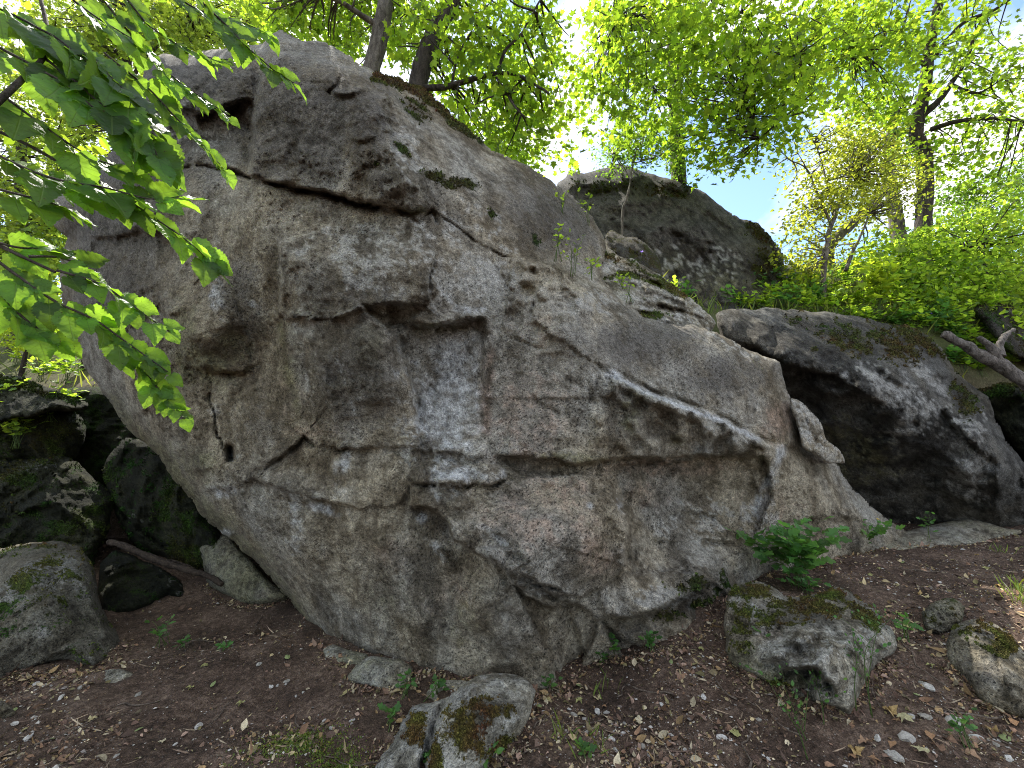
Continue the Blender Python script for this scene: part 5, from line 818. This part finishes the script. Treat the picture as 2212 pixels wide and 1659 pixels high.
for k, (fx, fy) in enumerate(px_):
    p = ground_hit(fx, fy); o = link('pebble', PM[k % 8]); s = 0.013 + 0.018 * rng.rand() ** 2 + (0.012 if fx > 1900 and fy > 1400 else 0)
    o.matrix_basis = Matrix.Translation((p[0], p[1], float(ground_z(p[0], p[1])[0]) + s * 0.15)) @ Matrix.Rotation(rng.rand() * 6.28, 4, 'Z') @ Matrix.Rotation(0.3 * rng.randn(), 4, 'X') @ Matrix.Scale(s, 4)
    props(o, ('tiny ' if s < 0.016 else 'larger ' if s > 0.026 else 'small ') + ['grey', 'bleached', 'dull brown', 'pale', 'grey', 'bleached', 'dull brown', 'pale'][(70 + k) % 4 if False else (k + 2) % 4] + ' limestone pebble ' + where(fx, fy), 'pebble', 'pebbles scattered on the bare soil')
# ---- single fallen leaves
def dead_leaf(seed, pal):
    r = np.random.RandomState(seed); v, f, _ = leaves(np.zeros((1, 3)), np.array([[0, 1.0, 0]]), np.array([[0, 0, 1.0]]), np.array([1.0]), ['maple', 'lobed', 'oval'][seed % 3], r, 0.5 * r.rand(), 0.0)
    v[:, 1] -= 0.45; v[:, 2] += 0.12 * r.randn(len(v)) + 0.35 * (r.rand() - 0.3) * v[:, 1] ** 2 - 0.5 * r.rand() * v[:, 0] ** 2; v[:, 2] -= v[:, 2].min()
    return npmesh('fallen_leaf', v, f, LITTER, False, {'rnd': np.tile(np.array(pal), (len(v), 1))})
DL = [dead_leaf(90 + k, c) for k, c in enumerate([(0.36, 0.25, 0.11), (0.42, 0.36, 0.20), (0.26, 0.15, 0.08), (0.28, 0.27, 0.11), (0.46, 0.40, 0.27), (0.20, 0.12, 0.08), (0.33, 0.30, 0.17), (0.30, 0.19, 0.12), (0.20, 0.24, 0.10)])]
rng = np.random.RandomState(99); lf = [(745,1450),(760,1440),(735,1440),(1240,1470),(1250,1480),(1230,1490),(1290,1500),(1305,1520),(1320,1545),(1250,1520),(1450,1440),(1500,1410),(1515,1405),(1480,1420),(1380,1560),(1550,1570),(1575,1580),(1590,1590),(1440,1610),(1850,1610),(1870,1600),(1840,1620),(1890,1630),(1930,1610),(1960,1570),(2010,1600),(2030,1620),(1990,1630),(1930,1550),(2050,1600),(2100,1630),(2140,1570),(2170,1590),(2190,1560),(1950,1470),(1980,1500),(2010,1440),(1960,1330),(1980,1340),(1940,1320),(2000,1300),(1930,1300),(1990,1290),(1960,1360),(2060,1230),(2090,1215),(2130,1230),(2160,1270),(1900,1235),(1880,1245),(1950,1250),(2110,1200),(1950,1215),(110,1620),(300,1570),(350,1600),(410,1490),(460,1480),(250,1600),(440,1450),(200,1560),(520,1520),(620,1430),(30,1540),(900,1640),(930,1625),(890,1655),(1010,1650),(1165,1540),(1180,1530)]
for k, (fx, fy) in enumerate(lf):
    p = ground_hit(fx, fy); kk = rng.randint(9); o = link('fallen_leaf', DL[kk]); s = 0.035 + 0.03 * rng.rand() + (0.015 if fx > 1800 and fy > 1500 else 0)
    o.matrix_basis = Matrix.Translation((p[0], p[1], float(ground_z(p[0], p[1])[0]) + 0.004)) @ Matrix.Rotation(rng.rand() * 6.28, 4, 'Z') @ Matrix.Rotation(0.25 * rng.randn(), 4, 'X') @ Matrix.Scale(s, 4)
    props(o, ['ochre', 'straw-coloured', 'brown', 'olive', 'buff', 'dark brown', 'pale olive', 'reddish brown', 'green'][kk] + [' lobed', ' ragged', ' oval'][(90 + kk) % 3] + ' fallen leaf ' + where(fx, fy), 'leaf', 'dry leaves fallen on the soil')
# ---- single twigs
rng = np.random.RandomState(111); tw = [(1660,1550,0.4),(1990,1440,0.45),(1900,1500,0.35),(1090,1630,0.35),(1180,1560,0.25),(760,1640,0.3),(420,1390,0.35),(560,1350,0.35),(470,1540,0.3),(300,1520,0.25),(650,1560,0.3),(1400,1500,0.3),(1560,1490,0.3),(1500,1620,0.35),(2150,1220,0.4),(1980,1240,0.35),(2180,1600,0.4),(1250,1570,0.3),(880,1590,0.25),(150,1600,0.3),(1350,1480,0.25),(1620,1620,0.3),(2080,1540,0.35)]
for k, (fx, fy, ln) in enumerate(tw):
    p = ground_hit(fx, fy); a = rng.rand() * 3.14; t = np.linspace(-0.5, 0.5, 7) * ln; w_ = 0.03 * fbm(np.stack([t * 9, 0 * t + k, 0 * t], 1), 3)
    q = np.stack([p[0] + t * math.cos(a) - w_ * math.sin(a), p[1] + t * math.sin(a) + w_ * math.cos(a)], 1); zz = ground_z(q[:, 0], q[:, 1]) + 0.006; zz = np.maximum(zz, zz.mean())
    r = 0.003 + 0.003 * rng.rand(); v, f = tube(np.column_stack([q, zz]) - p, [r, r * 0.6], 5); o = link('fallen_twig', npmesh('fallen_twig', v, f, TWIGM)); o.location = p
    props(o, ('long' if ln > 0.36 else 'thin') + ' dry twig on the soil ' + where(fx, fy), 'twig', 'dry twigs on the soil')
# ============================================================ herbs, sprouts, grass
def plant(name, label, cat, base, stems, leafspec, seed, mat=HERB, group=None, flowers=()):
    """stems: list of polylines relative to base; leafspec: (shape, size range, leaves per stem, spread)"""
    rng = np.random.RandomState(seed); root = empty(name, base); props(root, label, cat, group); tb = []; P = []; D = []
    shape, sr, per, spd = leafspec
    for st in stems:
        q = curve3(np.array(st, float), 5); tb.append(tube(q, [0.0035, 0.0012], 4))
        for k in range(per):
            u = 0.35 + 0.65 * (k + rng.rand()) / per; p = np.array([np.interp(u, np.linspace(0, 1, len(q)), q[:, c]) for c in range(3)]); a = rng.rand() * 6.28
            d = np.array([math.cos(a), math.sin(a), 0.25 + 0.3 * rng.randn()]); pp = p + d * spd * rng.rand()
            if spd > 0.04: tb.append(tube([p, (p + pp) / 2 + [0, 0, 0.008], pp], [0.0016, 0.001], 3))
            P.append(pp); D.append(d)
    v, f = merge(tb); o = link('stem', npmesh('stem', v + np.array(base), f, STEM, True, {'rnd': np.full((len(v), 3), 0.5)}), root)
    P = np.array(P); D = np.array(D); nr = unit(np.array([[0, -0.45, 1.0]]) + 0.35 * rng.randn(len(P), 3))
    v, f, rv = leaves(P, D, nr, rng.uniform(*sr, len(P)), shape, rng, 0.15, 0.35); link('foliage', npmesh('foliage', v + np.array(base), f, mat, False, {'rnd': rv}), root)
    for fp, fm, fs in flowers:
        n = 5; a = np.arange(n) / n * 6.28; v, f, rv = leaves(np.tile(np.array(fp) + base, (n, 1)), np.stack([np.cos(a), np.sin(a) * 0.8 - 0.2, 0.5 + 0 * a], 1), np.tile([[0, -0.6, 1.0]], (n, 1)), np.full(n, fs), 'oval', rng, 0.1, 0.1); v[:, :] = v; link('flower', npmesh('flower', v, f, fm, False, {'rnd': rv}), root)
    return root
def fan(n, h, spread, rng, lean=(0, 0)):
    o = []
    for k in range(n):
        a = rng.rand() * 6.28; r = spread * math.sqrt(rng.rand()); hh = h * (0.6 + 0.5 * rng.rand()); e = np.array([r * math.cos(a) + lean[0], r * math.sin(a) * 0.6 + lean[1], hh]); o.append([np.array([0.03 * rng.randn(), 0.03 * rng.randn(), -0.02]), e * [0.35, 0.35, 0.6], e])
    return o
rng = np.random.RandomState(201)
def gp_(fx, fy): p = ground_hit(fx, fy); return np.array([p[0], p[1], float(ground_z(p[0], p[1])[0])])
plant('celandine', 'dark green lobed-leaf celandine bush between the great boulder and the mossy boulder', 'plant', gp_(1725,1262), fan(24, 0.50, 0.46, rng, (-0.02, 0)), ('lobed', (0.08, 0.125), 9, 0.13), 211)
plant('celandine', 'low celandine sprawl with yellow bloom in front of the long ground slab', 'plant', gp_(1855,1192), fan(13, 0.30, 0.50, rng, (0.05, 0)), ('lobed', (0.06, 0.10), 8, 0.11), 212, flowers=[((0.22, -0.05, 0.36), PETALY, 0.022)])
plant('celandine', 'thin pale celandine stem before the dark overhang', 'plant', gp_(2010,1172), fan(3, 0.42, 0.10, rng), ('lobed', (0.04, 0.065), 5, 0.06), 213)
plant('celandine', 'bright low celandine leaves behind the mossy boulder top', 'plant', gp_(1745,1275), fan(5, 0.16, 0.22, rng), ('lobed', (0.05, 0.08), 5, 0.07), 214)
SPL = [((878,1508), 'sprout beside the flat grey stone slab', .16), ((945,1515), 'low sprout behind the cleft stone', .10), ((845,1565), 'tiny sprout on the soil left of the cleft stone', .09), ((1188,1496), 'sprout at the prow of the great boulder', .14), ((1328,1412), 'green sprout where the great boulder meets the soil', .16), ((1404,1412), 'slender sprout beside the dark undercut of the great boulder', .15), ((1300,1425), 'small curled sprout at the edge of the great boulder', .09), ((1258,1645), 'small sprout at the bottom edge right of centre', .08), ((938,1652), 'round-leaved sprout against the cleft stone at the bottom edge', .08), ((1050,1650), 'upright sprout at the foot of the cleft stone', .11), ((350,1395), 'ferny sprout on the floor of the hollow', .24), ((395,1405), 'tiny sprout beside the ferny one in the hollow', .10), ((485,1412), 'pale sprig on the hollow floor', .06), ((1650,1395), 'little sprout in the dip of the mossy boulder', .08), ((1958,1395), 'weedy sprout right of the mossy boulder', .22), ((2075,1600), 'withered green sprout at the lower right', .16)]
for k, ((fx, fy), lab, h) in enumerate(SPL):
    b_ = gp_(fx, fy); h *= 0.8
    if fx == 1650: b_ = W(1650, 1392, 2.98)
    plant('sprout', lab, 'sprout', b_, fan(3 if h < .12 else 5, h, h * 0.55, rng), ('lobed' if k % 3 else 'oval', (0.030, 0.052), 4, 0.035), 220 + k, HERB, 'sprouts')
# tall thin weeds
def weed(label, pts, seed, n=6):
    q = curve3(pix(pts), 6); root = empty('tall_weed', q[0]); props(root, label, 'weed', 'thin weeds by the mossy boulder'); r = np.random.RandomState(seed); tb = [tube(q, [0.0035, 0.001], 4)]; P = []; D = []
    for k in range(n):
        i = r.randint(len(q) // 3, len(q)); d = np.array([r.randn(), 0.4 * r.randn(), 1.0]) * 0.07; e = q[i] + d; tb.append(tube([q[i], q[i] + d * 0.5 + [0.01, 0, 0], e], [0.0014, 0.0007], 3)); P += [e, q[i] + d * 0.6]; D += [d, d + 0.04 * r.randn(3)]
    v, f = merge(tb); link('stem', npmesh('stem', v, f, STEM, True, {'rnd': np.full((len(v), 3), 0.4)}), root)
    v, f, rv = leaves(np.array(P), np.array(D), np.tile([[0, -1.0, 0.4]], (len(P), 1)), r.uniform(0.012, 0.03, len(P)), 'oval', r); link('foliage', npmesh('foliage', v, f, HERB, False, {'rnd': rv}), root)
g = [gp_(1742,1640), gp_(1752,1640), gp_(1780,1560), gp_(1880,1545), gp_(1888,1550), gp_(1850,1540), gp_(1740,1560)]
weed('longest yellow-green weed stalk leaning left before the mossy boulder', [(1745,1642,g[0][1]),(1725,1580,g[0][1]),(1700,1540,2.36),(1655,1462,2.42)], 1); weed('pale weed stalk with side twigs beside the longest stalk', [(1742,1600,2.40),(1716,1540,2.42),(1693,1480,2.44)], 2)
weed('thin upright weed in front of the shaded side of the mossy boulder', [(1737,1580,2.46),(1742,1530,2.46),(1747,1478,2.48)], 3, 4); weed('dry feathery weed near the point of the mossy boulder', [(1780,1565,2.5),(1776,1525,2.5),(1764,1480,2.5)], 4, 8)
weed('grey tall weed rising past the right end of the mossy boulder', [(1882,1545,2.55),(1876,1480,2.55),(1886,1400,2.6),(1900,1350,2.65)], 5, 9); weed('second grey weed crossing the right end of the mossy boulder', [(1885,1550,2.54),(1868,1450,2.56),(1876,1390,2.6),(1930,1330,2.65)], 6, 8); weed('short grey weed stem bending at the tip of the mossy boulder', [(1850,1535,2.55),(1846,1480,2.55),(1850,1420,2.6),(1838,1350,2.66)], 7, 7)
# grass tufts
def tuft(label, base, n, h, seed, spread=0.05, group='grass tufts'):
    r = np.random.RandomState(seed); p = np.array(base) + np.stack([spread * r.randn(n), spread * r.randn(n), np.zeros(n) - 0.01], 1); d = np.stack([0.5 * r.randn(n), 0.5 * r.randn(n), np.ones(n)], 1)
    v, f, rv = leaves(p, d, np.stack([r.randn(n), r.randn(n), 0.3 + 0 * d[:, 0]], 1), h * r.uniform(0.5, 1.1, n), 'blade', r, 0.2, 0.5); o = link('grass_tuft', npmesh('grass_tuft', v - np.array(base), f, GRASS, False, {'rnd': rv})); o.location = base; props(o, label, 'grass', group)
for k, (fx, fy, n, h, lab) in enumerate([(1222,1602,16,.13,'grass tuft right of the cleft stone'),(1275,1628,14,.12,'grass tuft on a buried stone near the bottom edge'),(1310,1490,8,.14,'thin grass tuft beside dry leaves below the great boulder'),(2195,1285,26,.17,'long grass tuft at the right edge above the edge stone'),(2208,1310,24,.16,'yellowish grass tuft at the right edge beside the buried rock'),(2165,1200,14,.12,'grass tuft behind the buried rock near the ground slab')]): tuft(lab, gp_(fx, fy), n, h, 260 + k)
rng = np.random.RandomState(301)
# hillside grass: one mass
n = 16000; x = rng.uniform(1.5, 15, n); y = rng.uniform(5.6, 13, n); yl = np.interp(x, _lx, _ly); ok = (y > yl + 0.55) & (rng.rand(n) < np.clip(0.45 + 0.8 * fbm(np.stack([x, y, 0 * x], 1) * 0.9, 2), 0.1, 1)); x, y = x[ok], y[ok]
x2 = rng.uniform(-14, -5.2, 700); y2 = rng.uniform(6.6, 11, 700); x = np.concatenate([x, x2]); y = np.concatenate([y, y2]); n = len(x)
v, f, rv = leaves(np.stack([x, y, ground_z(x, y) - 0.02], 1), np.stack([0.4 * rng.randn(n), 0.4 * rng.randn(n) - 0.15, np.ones(n)], 1), np.stack([rng.randn(n), rng.randn(n), 0.3 * np.ones(n)], 1), rng.uniform(0.12, 0.42, n), 'blade', rng, 0.1, 0.6)
props(link('hillside_grass', npmesh('hillside_grass', v, f, GRASS, False, {'rnd': rv})), 'long pale green grass covering the sunlit hillside', 'grass', kind='stuff')
# leafy herbs on the slope
def hill_hit(fx, fy, ymin=6.2):
    Ys = np.linspace(ymin, 14, 1500); P = W(fx + 0 * Ys, fy + 0 * Ys, Ys); below = P[:, 2] < terrain(P[:, 0], P[:, 1]); k = int(np.argmax(below)) if below.any() else 600
    p = P[k]; return np.array([p[0], p[1], float(ground_z(p[0], p[1])[0]) - 0.02])
def herb_label(k, fx, fy):
    place = 'below the rear outcrop' if fx < 1620 else 'beneath the thorn tree' if fx < 1790 else 'left of the tall seedling' if fx < 1890 else 'right of the tall seedling' if fx < 2015 else 'in front of the hillside rock' if fx < 2110 else 'behind the fallen log'
    return ('lobed' if k % 2 == 0 else 'oval-leaved') + (' dark green' if k % 4 == 0 else ' bright green') + ' herb on the slope ' + place
HL = [(2062,775,6,.35),(2085,790,6,.35),(2120,800,6,.35),(2140,740,7,.35),(1580,655,7,.4),(1610,660,7,.45),(1650,664,7,.4),(1470,600,7,.35),(1500,612,7,.4),(1545,590,7,.4),(1625,596,7,.45),(1880,690,7,.35),(2010,705,7,.4),(2050,720,7,.35),(2090,740,7,.35),(1770,640,7,.5),(1820,600,7,.5),(1900,600,7,.6),(2150,680,7,.5),(2190,720,7,.4),(1700,660,7,.5),(1740,670,7,.45),(1790,672,7,.45),(1840,680,7,.4),(1950,705,6.6,.4),(1985,712,6.6,.4),(1750,600,7,.5),(1850,620,7,.6),(1950,640,7,.6),(2010,630,7,.6),(2060,690,7,.5),(1440,640,6.9,.35),(1480,650,6.9,.45),(1530,630,7.0,.5),(1570,600,7.1,.55),(1600,640,6.9,.5),(1640,630,7.0,.5),(1560,650,6.6,.3),(1680,650,7.0,.55),(1720,640,7.1,.5),(1760,650,7.0,.45),(1800,640,7.2,.5),(1830,660,7.0,.4),(1870,660,7.0,.4),(1700,610,7.6,.5),(1770,610,7.7,.5),(1960,690,6.9,.45),(2000,690,6.9,.5),(2040,700,6.8,.5),(2080,710,6.8,.5),(2030,660,7.3,.5),(2090,670,7.3,.5),(2060,730,6.6,.4),(1990,660,7.4,.5),(2130,770,6.7,.4),(2180,790,6.6,.4),(2200,760,6.8,.4),(2150,720,7.2,.4)]
for k, (fx, fy, Y, h) in enumerate(HL):
    b_ = hill_hit(fx, fy + 14)
    plant('leafy_herb', herb_label(k, fx, fy), 'herb', b_, fan(9, h, h * 0.7, rng), ('oval' if k % 2 else 'maple', (0.08, 0.14), 8, 0.12), 310 + k, HERBY if k % 4 else HERB, 'leafy herbs on the slope')
plant('tall_seedling', 'tallest bright yellow-green seedling clump standing above the dark boulder', 'plant', hill_hit(1902, 690), fan(12, 1.2, 0.42, rng), ('maple', (0.16, 0.24), 8, 0.18), 350, HERBYB)
plant('periwinkle', 'dark bluish evergreen patch at the foot of the tall seedling', 'plant', hill_hit(1925, 702), fan(16, 0.32, 0.5, rng), ('oval', (0.06, 0.10), 8, 0.08), 351, MAPLE2)
for k, (fx, fy, Y, lab) in enumerate([(1386,545,5.6,'violet bellflower on a long stalk before the dark knob'),(1598,592,6.8,'violet bellflower below the right end of the rear outcrop'),(1568,632,6.8,'violet bellflower among herbs below the rear outcrop'),(1700,600,6.9,'violet bellflower pair right of the rear outcrop'),(1712,592,6.9,'upper violet bellflower just right of the rear outcrop'),(1992,664,6.6,'violet bellflower right of the tall seedling'),(2012,678,6.6,'lower violet bellflower right of the tall seedling'),(1866,554,7.6,'violet bellflower high on the grassy slope')]):
    hb = hill_hit(fx, fy + 30); t = W(fx, fy, Y if not k else hb[1] - 0.05); b_ = np.array([t[0] - 0.04, t[1], t[2] - 0.5]) if not k else hb
    plant('bellflower', lab, 'flower', b_, [[np.zeros(3), (t - b_) * [0.3, 0, 0.5], t - b_]], ('oval', (0.02, 0.03), 3, 0.02), 360 + k, HERB, 'bellflowers', flowers=[(t - b_, PETAL, 0.045 if k else 0.035)])
# herbs rooted in the notch of the great boulder
for k, (fx, fy, Y, h, lab) in enumerate([(1200,560,3.85,.35,'leafy weed rooted in the notch of the great boulder, left one'),(1240,590,3.95,.42,'taller leafy weed rooted in the notch of the great boulder'),(1275,600,4.05,.20,'dandelion-like rosette at the end of the notch in the great boulder'),(1215,455,4.6,.22,'weed on the upper rim of the great boulder'),(1270,480,5.0,.35,'spindly weed beyond the upper rim of the great boulder'),(1075,325,4.5,.16,'tiny weed on the sloping crest of the great boulder'),(1340,620,4.75,.14,'pale weed on the layered ledge'),(1360,650,4.6,.26,'grassy weed in front of the layered ledge')]):
    plant('rock_weed', lab, 'weed', W(fx, fy, Y), fan(4, h, h * 0.45, rng), ('oval' if k % 2 else 'lobed', (0.035, 0.06), 4, 0.05), 380 + k, HERBY, 'weeds on the rocks')
# bright clover-like herbs on the sunny bank at far left
for k, (fx, fy, Y, h) in enumerate([(10,740,6.6,.3),(60,730,6.7,.3),(110,760,6.5,.3),(30,790,6.2,.3),(90,800,6.1,.25),(150,800,6.0,.3),(30,720,6,.3),(90,745,6,.3),(140,770,6,.25),(60,770,6,.3),(10,850,5.8,.3),(40,930,5.6,.35),(110,880,5.8,.3),(140,860,5.8,.25),(-10,900,5.6,.3)]):
    p = hill_hit(fx, fy, 5.0) if fy < 800 else W(fx, fy, Y); plant('bank_herb', 'bright lime-green herb ' + ('high on the sunny bank at the far left' if fy < 780 else 'on top of the mossy slab at left' if fy < 860 else 'hanging below the edge of the mossy slab'), 'herb', p - np.array([0, 0, 0 if fy < 800 else h * 0.6]), fan(12, h * (1.7 if fy < 800 else 1.2), h * 0.7, rng), ('lobed', (0.06, 0.10), 5, 0.08), 400 + k, HERBY, 'herbs on the sunny bank')
# moss patches on the soil
def soil_moss(label, fx, fy, rx, ry, n, seed):
    r = np.random.RandomState(seed); c = ground_hit(fx, fy); x = c[0] + rx * r.randn(n); y = c[1] + ry * r.randn(n); d = np.stack([0.7 * r.randn(n), 0.7 * r.randn(n), np.ones(n)], 1)
    v, f, rv = leaves(np.stack([x, y, ground_z(x, y)], 1), d, r.randn(n, 3), r.uniform(0.006, 0.016, n), 'oval', r); props(link('soil_moss', npmesh('soil_moss', v, f, GRASS, False, {'rnd': rv})), label, 'moss', kind='stuff')
soil_moss('yellow-green moss carpet on the soil left of the cleft stone', 655, 1620, 0.14, 0.08, 1800, 501); soil_moss('small moss cushion on the soil left of centre', 735, 1650, 0.08, 0.05, 700, 502)

# ============================================================ labels: look-alikes are told apart by their order in the view
_seen = {}
for o in sc.objects:
    if o.parent is None and o.get('label'): _seen.setdefault(o['label'], []).append(o)
_ord = ['first', 'second', 'third', 'fourth', 'fifth', 'sixth', 'seventh', 'eighth', 'ninth', 'tenth']
for lab, obs in _seen.items():
    if len(obs) < 2: continue
    obs.sort(key=lambda o: (o.matrix_basis.translation.x / max(o.matrix_basis.translation.y, 0.1)))
    for k, o in enumerate(obs): o['label'] = lab + (', ' + ('left one' if k == 0 else 'right one') if len(obs) == 2 else ', ' + _ord[min(k, 9)] + ' from left')
print('TRIS', sum(len(o.data.loop_triangles) if o.type=='MESH' and not o.data.calc_loop_triangles() else 0 for o in sc.objects), 'OBJS', len(sc.objects))
